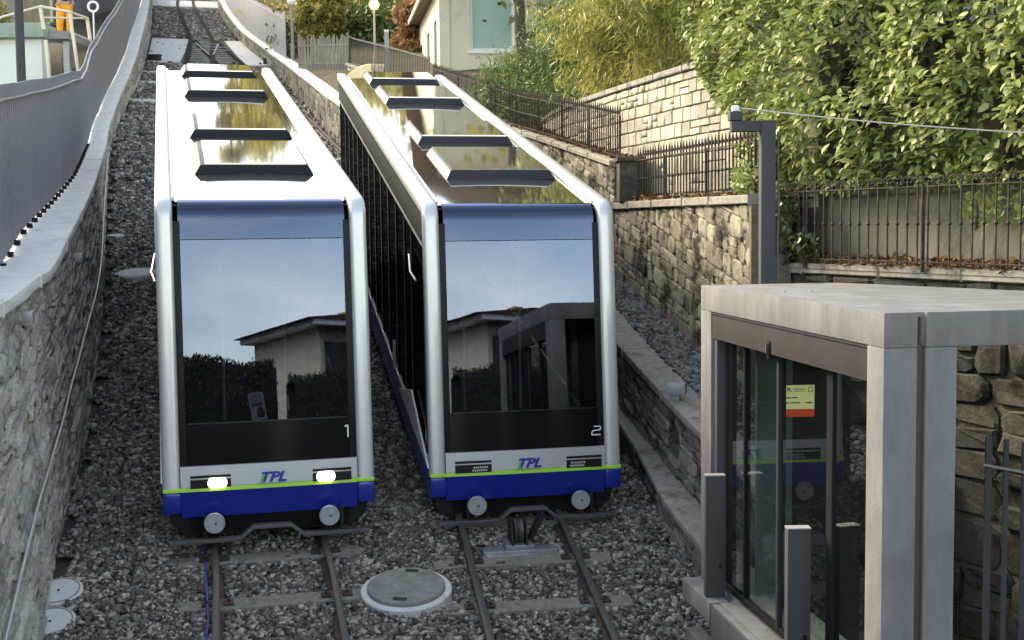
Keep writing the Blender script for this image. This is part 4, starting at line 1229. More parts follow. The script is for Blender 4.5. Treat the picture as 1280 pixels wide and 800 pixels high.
# ================================================================== FENCES
iron = mat('wrought_iron', (.036, .031, .028), .7, .3, noise=.4, nscale=20, stain=((.12, .055, .03), 6, .55, .1))
def picket_mesh(h, knob=.5, r=.0115, tip=.07):
    mb = MB()
    mb.tube([(0, 0, 0), (0, 0, h)], r, 5, iron)
    mb.tube([(0, 0, h), (0, 0, h + tip * .35), (0, 0, h + tip)], [r, r * 1.6, .001], 4, iron)
    if knob:
        for kz in ([knob] if not isinstance(knob, (list, tuple)) else knob):
            mb.tube([(0, 0, kz - .02), (0, 0, kz), (0, 0, kz + .02)], [r, r * 2.1, r], 6, iron)
    return mb.mesh('picket', 40)
def scroll_mesh(w_=.10, h=.07):
    mb = MB()
    for s_ in (-1, 1):
        pts = []
        for k in range(11):
            a = k / 10 * 1.6 * math.pi; r = w_ * .26 * (1 - k / 15)
            pts.append((s_ * (w_ * .24 + math.cos(a + .3) * r), 0, h * .5 + math.sin(a + .3) * r * 1.2))
        mb.tube(pts, .006, 4, iron, cap=False)
    return mb.mesh('scroll', 60)
def iron_fence(path, u0, u1, off, zf, height, sp, label, scroll=True, knob=.5, posts=2.2, parent_name='iron_fence', tip=.07, toprail=.0, midrail=None, picket_r=.0115, lean_=0, group='old iron fences above the walls'):
    q = path.pt(u0, off)[0]
    f_ = wempty(parent_name, (q[0], q[1], zf(u0)), label=label, cat='iron fence', group=group)
    pm = picket_mesh(height + (0 if scroll else .0), knob, picket_r, tip); smh = scroll_mesh(sp * .95)
    n = int((u1 - u0) / sp)
    for k in range(n + 1):
        u = u0 + k * sp
        q, d, nn = path.pt(u, off)
        Mx = Matrix.Translation((q[0], q[1], zf(u) + .02)) @ Matrix.Rotation(math.atan2(d[1], d[0]), 4, 'Z')
        o = link('picket', pm, f_); o.matrix_basis = Mx
        if scroll and k < n:
            o = link('scroll', smh, f_); o.matrix_basis = Mx @ Matrix.Translation((sp / 2, 0, height + .0))
    # rails
    hs = [.06, height - .012] + ([height + .075] if scroll == 2 else []) + ([midrail] if midrail else [])
    for h in hs:
        m_ = MB(); pts = []
        kk = max(2, int((u1 - u0) / .8))
        for i in range(kk + 1):
            u = u0 + (u1 - u0) * i / kk; q = path.pt(u, off)[0]; pts.append((q[0], q[1], zf(u) + h))
        for a, b in zip(pts[:-1], pts[1:]): m_.bar(a, b, .028, .012, iron)
        m_.build('rail', f_)
    u = u0
    while u <= u1 + .01:
        q, d, nn = path.pt(u, off)
        MB().box((q[0] - .017, q[1] - .017, zf(u) - .05), (q[0] + .017, q[1] + .017, zf(u) + height + .01), iron).build('fence_post', f_)
        u += posts
    return f_
uaz1 = lambda u: uaz(*UA.pt(u)[0][:2])
uP = UA.u_at_y(20.3)
iron_fence(UA, .25, uP - .1, .12, lambda u: .33, .66, .118, 'iron fence with scrollwork between the dark stone pillar and the steel post', scroll=1, knob=[.33], posts=1.62, tip=.16)
iron_fence(UA, uA1 + .1, UA.u_at_y(37), .12, uaz1, .72, .135, 'long iron fence with spikes along the sloping wall, leading up from the dark pillar', scroll=1, knob=None, posts=1.9, tip=.15, midrail=.36)
iron_fence(BB, .1, BB.len - .15, -.12, lambda u: -.5, .86, .152, 'iron fence with scrolled top rail in front of the stained wall, behind the shelter', scroll=1, knob=[.44], posts=1.95, tip=.03, group='old iron fences above the walls')
# stone pillar
pil = wempty('stone_pillar', (1.86, 20.45, .33), label='short dark stone pillar at the step between the two iron fences', cat='pillar')
pilm = mat('dark_stone', (.085, .07, .058), .9, 0, .3, noise=.4, nscale=9, bump=.5, stain=((.15, .12, .09), 3, .55, .1))
MB().box((1.72, 20.25, .335), (2.10, 20.8, .97), pilm).build('pillar_shaft', pil, bevel=.012)
MB().box((1.68, 20.2, .972), (2.14, 20.85, 1.04), pilm).build('pillar_cap', pil, bevel=.012)
# far close-barred railing
rlm = mat('railing_grey', (.05, .048, .05), .7, .1)
fr_ = wempty('metal_railing', tuple(UA.pt(UA.u_at_y(37.3), .12)[0]) + (uaz(0, 37.3),), label='dark grey close-barred railing climbing toward the cream house, behind the far end of car 2', cat='railing')
ua0, ua1 = UA.u_at_y(37.3), UA.u_at_y(50)
pm = MB().box((-.010, -.010, 0), (.010, .010, .98), rlm).mesh('baluster')
u = ua0
while u < ua1:
    q = UA.pt(u, .12)[0]; link('baluster', pm, fr_).location = (q[0], q[1], uaz1(u)); u += .24
for h in (.06, .98):
    m_ = MB(); pts = [(*UA.pt(ua0 + (ua1 - ua0) * i / 12, .12)[0][:2], uaz1(ua0 + (ua1 - ua0) * i / 12) + h) for i in range(13)]
    for a, b in zip(pts[:-1], pts[1:]): m_.bar(a, b, .05, .04, rlm)
    m_.build('handrail', fr_)
q = UA.pt(ua1, .12)[0]; MB().box((q[0] - .04, q[1] - .04, uaz1(ua1) - .1), (q[0] + .04, q[1] + .04, uaz1(ua1) + 1.05), rlm).build('end_post', fr_)

# grey steel panel fence on the left coping
slm_ = mat('grey_steel_slats', (.23, .24, .275), .55, .2, noise=.12, nscale=1.2, streak=.15, stain=((.30, .31, .34), .6, .58, .2))
capm = mat('fence_cap', (.33, .34, .36), .4, .5)
def lf_h(u): return float(np.interp(LW.pt(u)[0][1], [9, 14, 15, 16.2, 28, 35, 45, 100], [1.85, 2.08, 2.02, 1.86, 1.78, 2.15, 2.35, 2.35]))
LWf = Off(LW, lambda u: -BAT * (lzt(u) - lzb(u)) + cop_o(u) + .06)
lf = wempty('steel_fence', tuple(LWt.pt(4, -.46)[0]) + (lw_cop(4),), label='tall grey vertical-slat steel fence standing on the left coping', cat='steel fence')
FO = -.44
slat_m = {}
def slat_fence(f_, path, u0, u1, off, zf, hf, side, foot=True):
    u = u0
    while u < u1 - .05:
        y = path.pt(u)[0][1]
        W_ = 1.5 if y < 40 else 3.0
        e = min(u + W_, u1); n = int((e - u) / (.075 if y < 30 else .15))
        m_ = MB(); c0 = None
        for k in range(n):
            a = u + (e - u) * k / n; b = a + (e - u) / n * .93
            (pa, da, na), (pb, db, nb) = path.pt(a, off), path.pt(b, off)
            za, zb_ = zf(a), zf(b)
            if c0 is None: c0 = np.array([pa[0], pa[1], za])
            ha, hb = hf(a), hf(b)
            jt = .008 * (k % 2)
            V = [(pa[0] + na[0] * jt, pa[1] + na[1] * jt, za + .03), (pb[0] + nb[0] * jt, pb[1] + nb[1] * jt, zb_ + .03), (pb[0] + nb[0] * jt, pb[1] + nb[1] * jt, zb_ + hb), (pa[0] + na[0] * jt, pa[1] + na[1] * jt, za + ha)]
            V2 = [(v[0] - na[0] * .012, v[1] - na[1] * .012, v[2]) for v in V]
            V = [tuple(np.array(v) - c0) for v in V + V2]
            m_.add(V, [(0, 1, 2, 3), (7, 6, 5, 4), (0, 4, 5, 1), (1, 5, 6, 2), (2, 6, 7, 3), (3, 7, 4, 0)], slm_)
        # backing sheet between the slats
        (pa, da, na), (pb, db, nb) = path.pt(u, off), path.pt(e, off)
        V = [(p[0] - nn[0] * o, p[1] - nn[1] * o, z + h) for p, nn, z, hh in ((pa, na, zf(u), hf(u)), (pb, nb, zf(e), hf(e))) for o, h in ((.016, .06), (.016, hh - .01), (.022, hh - .01), (.022, .06))]
        V = [tuple(np.array(v) - c0) for v in V]
        m_.add(V, [(0, 1, 2, 3), (7, 6, 5, 4), (0, 4, 5, 1), (1, 5, 6, 2), (2, 6, 7, 3), (3, 7, 4, 0)], slm_)
        o = m_.build('fence_panel', f_); o.location = c0
        # light rail near the top, on the track side
        r_ = MB(); kk = 3
        for i in range(kk):
            A_ = path.pt(u + (e - u) * i / kk, off + side * .03); B_ = path.pt(u + (e - u) * (i + 1) / kk, off + side * .03)
            ua_, ub_ = u + (e - u) * i / kk, u + (e - u) * (i + 1) / kk
            r_.bar((A_[0][0], A_[0][1], zf(ua_) + hf(ua_) - .17), (B_[0][0], B_[0][1], zf(ub_) + hf(ub_) - .17), .045, .02, capm)
        r_.build('top_rail', f_)
        if foot and y < 30:
            v = u
            while v < e - .1:
                p, d, n_ = path.pt(v, off + side * .035)
                MB().box((p[0] - .03, p[1] - .03, zf(v) - .005), (p[0] + .03, p[1] + .03, zf(v) + .06), gasket).build('foot_bracket', f_)
                v += .5
        u = e
slat_fence(lf, LWf, .1, LW.u_at_y(100), 0, lambda u: lw_cop(u), lf_h, 1)
rf = wempty('steel_fence', tuple(C1.pt(C1.u_at_y(57), .2)[0]) + (6,), label='grey slat fence on the upper part of the right wall beside the single track', cat='steel fence')
slat_fence(rf, C1, C1.u_at_y(57), C1.u_at_y(105), .22, lambda u: czt(u) + .1, lambda u: 1.9, -1, foot=False)

# picket fence beyond the right wall
wfm = mat('weathered_wood', (.26, .235, .205), .9, 0, .3, noise=.35, nscale=9, streak=.2)
wf = wempty('picket_fence', (-8.5, 52.6, 6.1), label='grey wooden picket fence in front of the dark bushes, top centre', cat='picket fence')
Mpk = MB().box((-.03, -.012, 0), (.03, .012, 1.35), wfm, taper=0).mesh('picket')
for i in range(34):
    t = i / 33
    x, y = -8.55 + 2.35 * t, 52.6 - 3.0 * t
    z = 6.28 + .05 * math.sin(i * 1.3) - .40 * t
    o = link('picket', Mpk, wf); o.location = (x, y, z + R_.uniform(-.05, .08)); o.rotation_euler = (0, R_.uniform(-.04, .04), -.7)
for h in (.35, 1.05):
    MB().bar((-8.6, 52.66, 6.28 + h), (-6.15, 49.56, 5.88 + h), .05, .04, wfm).build('rail', wf)
for t in (0, .5, 1):
    MB().box((-8.55 + 2.35 * t - .05, 52.7 - 3 * t - .05, 6.0 - .4 * t), (-8.55 + 2.35 * t + .05, 52.7 - 3 * t + .05, 7.8 - .4 * t), wfm).build('post', wf)

# ================================================================== POSTS, LAMPS, SMALL THINGS
sp_ = wempty('cable_post', (2.86, 14.35, -2.9), label='anthracite steel post with a short arm at its top, behind the concrete shelter', cat='post')
MB().box((2.79, 14.27, -3.4), (2.95, 14.43, 1.12), steelgrey).build('mast', sp_, bevel=.006)
MB().box((2.46, 14.28, 1.00), (2.788, 14.42, 1.118), steelgrey).build('arm', sp_, bevel=.006)
MB().box((2.44, 14.26, 1.122), (2.58, 14.44, 1.22), steelgrey).build('arm_end', sp_, bevel=.006)
MB().box((2.47, 14.29, 1.223), (2.55, 14.40, 1.29), white).build('insulator', sp_, bevel=.015)
wr = MB(); pts = []
for k in range(25):
    t = k / 24; pts.append((2.51 + 3.1 * t, 14.35 - 4.0 * t, 1.27 - .66 * t - .05 * math.sin(math.pi * t)))
wr.tube(pts, .007, 5, mat('wire', (.35, .35, .36), .4, .5))
wr.build('overhead_wire', smooth=True, label='thin grey wire stretched from the steel post across the laurel hedge', cat='wire')
MB().tube([(2.99, 14.35, 1.0), (3.0, 14.36, .2), (2.985, 14.35, -.9)], .012, 6, mat('cable_green', (.12, .16, .13), .6)).build('cable', sp_)
# lamp on the right coping
def rect_lamp(loc, rz, label):
    l = empty('wall_lamp', loc, rz, label=label, cat='lamp')
    m = mat('lamp_housing', (.30, .31, .34), .45, .4)
    MB().box((-.10, -.10, .10), (.10, .13, .24), m).build('housing', l, bevel=.006)
    MB().box((-.0, -.02, -.02), (.10, .10, .098), m).build('foot', l, bevel=.006)
    MB().box((-.09, -.102, .10 - .003), (.0, -.02, .099), lens_off).build('lens', l)
    return l
_u = C1.u_at_y(15.55); _q = C1.pt(_u, .02)[0]
rect_lamp((_q[0] + .02, _q[1], czt(_u) + .08), 1.3, 'grey box lamp sitting on the sloping coping right of car number 2')
def face_pt(xp, yp, out=0.0):
    """where a sight line meets the left wall's leaning face"""
    d = ray(xp, yp); best = None
    for k in range(900):
        t = 6 + k * .06; P = d * t
        u = LW.u_at_y(P[1]); q, dd, n = LW.pt(u)
        w_ = (P[0] - q[0]) * n[0] + (P[1] - q[1]) * n[1]
        h = P[2] - lzb(u)
        if w_ < -BAT * h + out: return Vector(P), u, n
    return Vector(d * 20), u, n
for xp, yp, lab, sz in ((33, 396, 'grey box lamp on the stone wall under the coping, far left of the picture', .085), (97, 322, 'small grey box lamp farther up the left stone wall', .085)):
    P, u, n = face_pt(xp, yp, .09)
    a = math.atan2(n[1], n[0])
    l = empty('wall_lamp', P, a - math.pi / 2, label=lab, cat='lamp')
    m = mat('lamp_housing', (.30, .31, .34), .45, .4)
    MB().box((-.12, -.16, -.055), (.12, .07, .06), m).build('housing', l, bevel=.006)
    MB().box((-.10, .0, -.07), (.10, .06, -.056), lens_off).build('lens', l)
# pipe along the left wall
pp = [(135, 191), (130, 262), (127, 320), (121, 362), (109, 407), (98, 450), (90, 478), (80, 520), (71, 552), (60, 590), (49, 626), (36, 678), (22, 735), (9, 790)]
P3 = [face_pt(x, y, .085)[0] for x, y in pp]
q = P3[-1] * 2 - P3[-2]
P3.append(q)
MB().tube([tuple(p) for p in catmull([tuple(p) for p in P3], 4)], .017, 8, mat('pipe_grey', (.40, .40, .41), .45, .4)).build('wall_pipe', smooth=True, label='thin grey handrail pipe running down the face of the left stone wall', cat='pipe')

def lamp_post(x, y, z0, z1, r, label, head, m):
    p = wempty('street_lamp', (x, y, z0), label=label, cat='street lamp')
    MB().tube([(x, y, z0 - .3), (x, y, z0 + .6), (x, y, z0 + .62), (x, y, z1)], [r * 1.4, r * 1.4, r, r * .8], 10, m).build('pole', p, smooth=40)
    rr = [[(x + math.cos(2 * math.pi * j / 14) * a, y + math.sin(2 * math.pi * j / 14) * a, z1 + b) for j in range(14)] for a, b in ((.02, 0), (.13, .03), (.19, .14), (.19, .24), (.12, .34), (.02, .38))]
    MB().grid(rr, head, close=True).build('lamp_globe', p, smooth=60)
    MB().tube([(x, y, z1 + .36), (x, y, z1 + .40)], [.16, .10], 12, m).build('lamp_cap', p)
lampgrey = mat('lamp_pole_grey', (.24, .24, .23), .6, .2)
P = at(366, 72, 57); lamp_post(P.x, P.y, P.z, at(366, 7, 57).z, .07, 'grey street lamp beside the end of the right slat fence, top centre', mat('globe_white', (.8, .8, .78), .3), lampgrey)
P = at(469, 86, 50); lamp_post(P.x, P.y, P.z, at(469, 12, 50).z, .045, 'thin street lamp with a sunlit orange glow put into its globe in front of the green bushes', mat('globe_sunlit', (1, .62, .25), .3, emit=(1, .55, .2), estr=1.6), mat('lamp_pole_pale', (.45, .40, .34), .6))  # globe emission stands in for sunlight falling on it
P = at(484, 92, 45); P1 = at(484, 40, 45)
pp_ = wempty('white_topped_post', tuple(P), label='pale square post with a white top behind the far end of car number 2', cat='post')
MB().box((P.x - .07, P.y - .07, P.z - .3), (P.x + .07, P.y + .07, P1.z), mat('post_pale', (.33, .35, .35), .6)).build('shaft', pp_)
MB().box((P.x - .075, P.y - .075, P1.z + .002), (P.x + .075, P.y + .075, P1.z + .07), white).build('cap', pp_)
# yellowish kerb mound behind car 2
P = at(455, 92, 47)
mb = MB(); rr = []
for k in range(9):
    t = k / 8; rr.append([(P.x - .55 + 1.5 * t + a * .5, P.y + b * .5 - 1.5 * t, P.z + .40 * math.sin(min(t * 2.2, 1.57)) * (1 - .7 * t) + c) for a, b, c in ((-.2, -.5, -.5), (-.1, -.25, -.05), (0, 0, .02), (.1, .4, 0), (.2, .8, -.5))])
mb.grid(rr, mat('pale_sandstone', (.50, .44, .28), .9, noise=.3, nscale=5, bump=.5)).build('stone_ramp', smooth=True, label='small yellowish curved stone ramp end behind the left rear corner of car number 2', cat='ramp')

# ================================================================== LEFT BACKGROUND
shed_w = mat('shed_white', (.72, .76, .72), .7, noise=.06, nscale=1.5)
shed_g = mat('shed_roof_green', (.30, .38, .32), .7, noise=.2, nscale=3)
cream = mat('cream_tube', (.72, .66, .52), .5)
sd = wempty('site_shed', (-16, 38, 3.2), label='white shed with a flat green roof edge behind the left steel fence', cat='shed')
zr = at(30, 30, 38).z
X1 = at(52, 60, 38).x
MB().box((-24, 38, 2.2), (X1, 38.7, zr - .42), shed_w).build('wall', sd)
MB().box((-24.2, 37.75, zr - .42), (X1 + .15, 38.9, zr), shed_g).build('roof', sd, bevel=.02)
pf = wempty('platform', (X1, 38, 3.2), label='grey deck beside the shed roof resting on a square pillar, worker on it', cat='platform')
zp = at(75, 44, 39).z
MB().box((X1 + .16, 38.2, zp - .22), (at(96, 44, 39).x, 41, zp), mat('deck_grey', (.30, .31, .31), .8, noise=.2)).build('deck', pf)
xq = at(84, 60, 38.6).x
MB().box((xq - .09, 38.5, 2.6), (xq + .09, 38.7, zp - .222), capm).build('pillar', pf)
# railing tubes (slanting cream scaffold)
rl = wempty('scaffold_railing', (X1, 37.6, 4), label='cream tube railing with slanting legs around the platform, upper left', cat='railing')
def tb(a, b, da, db, r, name='tube'):
    MB().tube([at(*a, da), at(*b, db)], r, 8, cream).build(name, rl, smooth=40)
tb((50, 8), (55, 37), 37.4, 37.4, .055, 'upright'); tb((57, 50), (62, 100), 37.4, 37.4, .055, 'upright')
tb((87, 17), (98, 90), 37.2, 37.2, .05, 'upright'); tb((109, 23), (113, 52), 40, 40, .055, 'upright')
tb((50, 8), (87, 15), 37.4, 37.6, .04, 'rail'); tb((87, 15), (110, 23), 37.6, 40, .04, 'rail')
tb((50, 8), (0, 22), 37.4, 34, .03, 'rail'); tb((54, 22), (108, 23), 37.5, 40, .025, 'rail')
tb((88, 40), (112, 50), 38, 40, .025, 'rail')
# dark mast in front of the shed
P = at(27, 105, 17)
ms = wempty('steel_mast', (P.x, P.y, -.2), label='dark steel mast rising out of the picture in front of the white shed', cat='mast')
MB().tube([(P.x, P.y, -.3), (P.x, P.y, 4.6)], [.062, .055], 14, steelgrey).build('shaft', ms, smooth=40)
MB().box((P.x - .12, P.y - .12, -.3), (P.x + .12, P.y + .12, .0), steelgrey).build('base_plate', ms)
# earth bank and grey building behind
mb = MB(); rr = []
for k in range(14):
    t = k / 13; x = -18.5 + 4.2 * t
    rr.append([(x - .3 * (y - 41.2) + R_.uniform(-.1, .1), y + R_.uniform(-.1, .1), z + R_.uniform(-.12, .12)) for y, z in ((41.2, 2.5), (41.4, 4.4), (41.9, 5.4), (42.8, 6.1), (45, 6.6), (50, 7.2))])
props(mb.grid(rr, mat('earth_bank', (.14, .105, .07), .95, noise=.5, nscale=2.5, bump=1, bscale=5, stain=((.06, .06, .03), 1, .5, .1))).build('earth_bank', smooth=True), kind='structure')
gb = wempty('grey_building', (-22, 62, 8), label='plain mauve-grey building wall filling the upper left background', cat='building')
gm = mat('mauve_render', (.24, .22, .23), .9, noise=.15, nscale=.6)
MB().box((-38, 60, 2), (-21.6, 72, 16), gm).build('wall', gb)
for i, x in enumerate((-36.2, -32.6, -27.6)):
    w_ = MB().box((x, 59.93, 10.2), (x + 1.3, 60.05, 12.0), mat('window_dark', (.04, .045, .05), .2)).build('window', gb)
    MB().box((x - .08, 59.90, 10.1), (x + 1.38, 59.96, 10.19), capm).build('sill', w_)
MB().box((-38.4, 59.6, 16.01), (-21.2, 72.4, 16.4), gm).build('roof', gb)
bf = wempty('board_fence', (-17.5, 44, 6), label='yellowish timber board hoarding behind the mast and railing, upper left', cat='board fence')
bm_ = mat('timber_boards', (.42, .36, .24), .85, noise=.3, nscale=5, streak=.2)
bmesh_ = MB().box((-.13, -.015, 0), (.13, .015, 2.6), bm_).mesh('board')
for i in range(10):
    o = link('board', bmesh_, bf); P = at(26 + i * 4.0, 30, 45); o.location = (P.x, P.y, P.z + R_.uniform(-.1, .1)); o.rotation_euler = (0, R_.uniform(-.02, .02), 0)
for h in (.4, 2.0):
    a = at(24, 30, 45.05); b = at(64, 30, 45.05); MB().bar((a.x, a.y, a.z + h), (b.x, b.y, b.z + h), .06, .08, bm_).build('batten', bf)
mr = at(116, 8, 44)
tm = wempty('ring_sign', (mr.x, mr.y, mr.z - 1.6), label='white ring on a thin pole at the upper left, right of the worker', cat='sign')
rr = [[(mr.x + math.cos(2 * math.pi * j / 20) * a, mr.y + b, mr.z + math.sin(2 * math.pi * j / 20) * a) for j in range(20)] for a, b in ((.20, 0), (.13, 0), (.13, .05), (.20, .05), (.20, 0))]
MB().grid(rr, white, close=True).build('ring', tm)
MB().tube([(mr.x, mr.y + .03, mr.z - 2.2), (mr.x, mr.y + .03, mr.z - .16)], .03, 6, white).build('pole', tm)

# ================================================================== WORKER
def skin_chain(name, verts, edges, radii, m, parent, sub=2):
    me = bpy.data.meshes.new(name); me.from_pydata(verts, edges, []); me.update()
    o = link(name, me, parent)
    sk = o.modifiers.new('skin', 'SKIN')
    for i, r in enumerate(radii):
        me.skin_vertices[0].data[i].radius = (r, r) if not isinstance(r, tuple) else r
    me.skin_vertices[0].data[0].use_root = True
    sb = o.modifiers.new('sub', 'SUBSURF'); sb.levels = sub; sb.render_levels = sub
    bpy.context.view_layer.update()
    me2 = bpy.data.meshes.new_from_object(o.evaluated_get(bpy.context.evaluated_depsgraph_get()))
    o.modifiers.clear(); o.data = me2; me2.materials.clear(); me2.materials.append(m)
    me2.polygons.foreach_set('use_smooth', [True] * len(me2.polygons))
    return o
wp_ = at(82, 43, 39.4)
pe = empty('person', (wp_.x, wp_.y, zp + .005), .5, label='worker in orange trousers and a dark top standing on the platform, upper left', cat='person')
org = mat('orange_workwear', (.85, .36, .03), .8, noise=.12, nscale=12)
drk = mat('dark_jacket', (.05, .035, .06), .9)
sk_ = mat('skin', (.45, .27, .2), .6)
# one continuous body (legs, torso, neck, head, arms)
V = [(0, 0, .95), (0, .01, 1.18), (0, .0, 1.42), (0, .0, 1.53), (0, -.02, 1.66), (.10, 0, .90), (.13, -.03, .50), (.12, .02, .09), (.12, -.10, .045), (-.10, 0, .90), (-.14, .03, .50), (-.15, .06, .09), (-.15, -.06, .045), (.20, 0, 1.42), (.27, -.05, 1.15), (.20, -.24, 1.02), (-.20, 0, 1.42), (-.28, -.04, 1.14), (-.22, -.22, 1.0)]
E_ = [(0, 1), (1, 2), (2, 3), (3, 4), (0, 5), (5, 6), (6, 7), (7, 8), (0, 9), (9, 10), (10, 11), (11, 12), (2, 13), (13, 14), (14, 15), (2, 16), (16, 17), (17, 18)]
Rr = [.14, .14, .15, .06, .11, .11, .08, .055, .045, .11, .08, .055, .045, .07, .05, .04, .07, .05, .04]
skin_chain('body', V, E_, Rr, sk_, pe)
V = [(0, 0, .97), (.10, 0, .88), (.135, -.03, .50), (.125, .02, .12), (-.10, 0, .88), (-.145, .03, .50), (-.15, .06, .12)]
skin_chain('trousers', V, [(0, 1), (1, 2), (2, 3), (0, 4), (4, 5), (5, 6)], [.175, .145, .115, .095, .145, .115, .095], org, pe)
V = [(0, 0, 1.0), (0, 0, 1.2), (0, 0, 1.42), (.20, 0, 1.43), (.28, -.05, 1.15), (.22, -.22, 1.03), (-.20, 0, 1.43), (-.29, -.04, 1.14), (-.24, -.2, 1.02)]
skin_chain('jacket', V, [(0, 1), (1, 2), (2, 3), (3, 4), (4, 5), (2, 6), (6, 7), (7, 8)], [.18, .175, .175, .085, .07, .055, .085, .07, .055], drk, pe)
for x, y in ((.12, -.03), (-.15, .0)):
    MB().box((x - .05, y - .13, 0), (x + .05, y + .10, .09), drk, taper=.01).build('boot', pe, bevel=.02)
for x, y, z in ((.20, -.24, 1.0), (-.22, -.22, .98)):
    for k in range(5):
        a = (k - 2) * .018
        MB().tube([(x + a, y - .03, z), (x + a * 1.3, y - .09 + .02 * abs(k - 2), z - .02), (x + a * 1.3, y - .11 + .02 * abs(k - 2), z - .05)], [.010, .009, .007], 6, sk_).build('finger', pe, smooth=True)
MB().grid([[(math.cos(2 * math.pi * j / 14) * a, -.01 + math.sin(2 * math.pi * j / 14) * a * 1.15, b) for j in range(14)] for a, b in ((.115, 1.66), (.118, 1.70), (.10, 1.76), (.05, 1.79), (.001, 1.795))], drk, close=True).build('hair', pe, smooth=True)

# ================================================================== HOUSE, upper centre
plaster = mat('cream_plaster', (.68, .61, .49), .85, 0, .3, noise=.08, nscale=1.2, stain=((.45, .41, .34), .9, .55, .2), bump=.2)
wintrim = mat('white_trim', (.78, .77, .74), .6)
shade_g = mat('green_blind', (.27, .45, .38), .35, 0, .5, noise=.12, nscale=.8)
hs = wempty('cream_house', (-2.2, 45, 5), label='cream rendered house with green-blinded windows above the iron fence, top centre', cat='house')
HM = Matrix.Translation((-2.36, 45.0, 0)) @ Matrix.Rotation(.10, 4, 'Z')
def hb(a, b, m, name, parent=hs, bevel=0):
    return MB().box(a, b, m, HM).build(name, parent, bevel=bevel)
wx = lambda px_: (at(px_, 60, 45).x + 2.36)
def wall_with_holes(x0, x1, z0, z1, y0, y1, holes):
    """a wall slab cut into piers, sills and lintels around its window holes"""
    mb = MB(); xs = x0
    for hx0, hx1, hz0, hz1 in holes:
        mb.box((xs, y0, z0), (hx0, y1, z1), plaster, HM)
        mb.box((hx0, y0, z0), (hx1, y1, hz0), plaster, HM); mb.box((hx0, y0, hz1), (hx1, y1, z1), plaster, HM)
        xs = hx1
    mb.box((xs, y0, z0), (x1, y1, z1), plaster, HM)
    return mb.build('wall', hs)
zs = at(610, 62, 45).z
holes = [(wx(588), wx(644), zs, zs + 2.15), (wx(672), wx(728), zs, zs + 2.15), (wx(756), wx(812), zs, zs + 2.15)]
holes_ = holes
wall_with_holes(0, 9.6, 3.2, 13.2, 0, .35, holes)
for hx0, hx1, hz0, hz1 in holes:
    f_ = MB()
    for a, b in (((hx0, .08, hz0), (hx0 + .09, .2, hz1)), ((hx1 - .09, .08, hz0), (hx1, .2, hz1)), ((hx0 + .09, .08, hz1 - .09), (hx1 - .09, .2, hz1)), ((hx0 + .09, .08, hz0), (hx1 - .09, .2, hz0 + .07))): f_.box(a, b, wintrim, HM)
    fo = f_.build('window', hs)
    MB().box((hx0 + .09, .14, hz0 + .07), (hx1 - .09, .17, hz1 - .09), shade_g, HM).build('pane', fo)
    MB().box((hx0 - .08, -.07, hz0 - .12), (hx1 + .08, .10, hz0 - .002), wintrim, HM).build('sill', fo)
    for hz_ in (hz1 + 1.1,):
        pass
hb((-.06, -.05, 3.2), (.30, .0, 13.2), plaster, 'corner_quoin')
# side wall running away on the left, with narrow dark openings
SM = Matrix.Translation((-2.36, 45.0, 0)) @ Matrix.Rotation(1.72, 4, 'Z')
mb = MB(); xs = 0.02
for hx0, hx1 in ((1.6, 2.7), (4.6, 5.7), (8.0, 9.2)):
    mb.box((xs, -.35, 3.2), (hx0, -.0, 13.2), plaster, SM); mb.box((hx0, -.35, 3.2), (hx1, 0, 5.0), plaster, SM); mb.box((hx0, -.35, 7.4), (hx1, 0, 13.2), plaster, SM); xs = hx1
    w_ = MB().box((hx0 + .05, -.25, 5.02), (hx1 - .05, -.2, 7.35), mat('window_dark', (.04, .045, .05), .2), SM).build('window', hs)
mb.box((xs, -.35, 3.2), (12.5, 0, 13.2), plaster, SM); mb.build('wall', hs)
MB().box((-.6, -.9, 8.35), (12.8, .42, 8.55), mat('eave_brown', (.16, .12, .09), .8), SM).build('eave', hs)
MB().box((-.6, .425, 8.33), (12.8, .48, 8.52), plaster, SM).build('gutter', hs)
MB().prism([(-1, 13.2), (10.6, 13.2), (4.8, 16.5)], -.8, 13, mat('roof_tile', (.16, .10, .07), .9, noise=.3, nscale=5), ax='y', M=HM).build('roof', hs)

# ================================================================== HOUSES BEHIND THE VIEWPOINT (seen mirrored in the windscreens)
vh = wempty('valley_house', (14, -21, -6), label='low house with a wide eave and shuttered windows, mirrored in both windscreens', cat='house')
VM = Matrix.Translation((12.0, -19.5, 0)) @ Matrix.Rotation(-.22, 4, 'Z')
vp = mat('valley_render', (.60, .53, .42), .9, noise=.15, nscale=1)
rt = mat('valley_roof', (.075, .06, .05), .9, noise=.3, nscale=4)
shut = mat('brown_shutter', (.07, .05, .04), .8)
MB().box((.8, -9, -8), (18, .0, 2.35), vp, VM).build('wall', vh)
MB().box((-.2, -9.6, 2.352), (19, .9, 2.58), wintrim, VM).build('eave', vh)
MB().prism([(-.8, 2.59), (19.6, 2.59), (17, 2.95), (4.5, 2.95)], -9.8, 1.0, rt, ax='y', M=VM).build('roof', vh)
for x in (1.6, 3.2, 6.0, 7.6, 9.2, 12, 14.2):
    w_ = MB().box((x, .01, .5), (x + .9, .07, 1.75), mat('window_dark', (.04, .045, .05), .2), VM).build('window', vh)
    for a in (x - .42, x + .92): MB().box((a, .02, .48), (a + .4, .09, 1.77), shut, VM).build('shutter', w_)
for x, h in ((5.5, .8), (12.5, .7), (15.3, .9)):
    MB().box((x, -4, 2.8), (x + .9, -3, 2.65 + h), mat('chimney_ochre', (.50, .36, .16), .9), VM).build('chimney', vh)
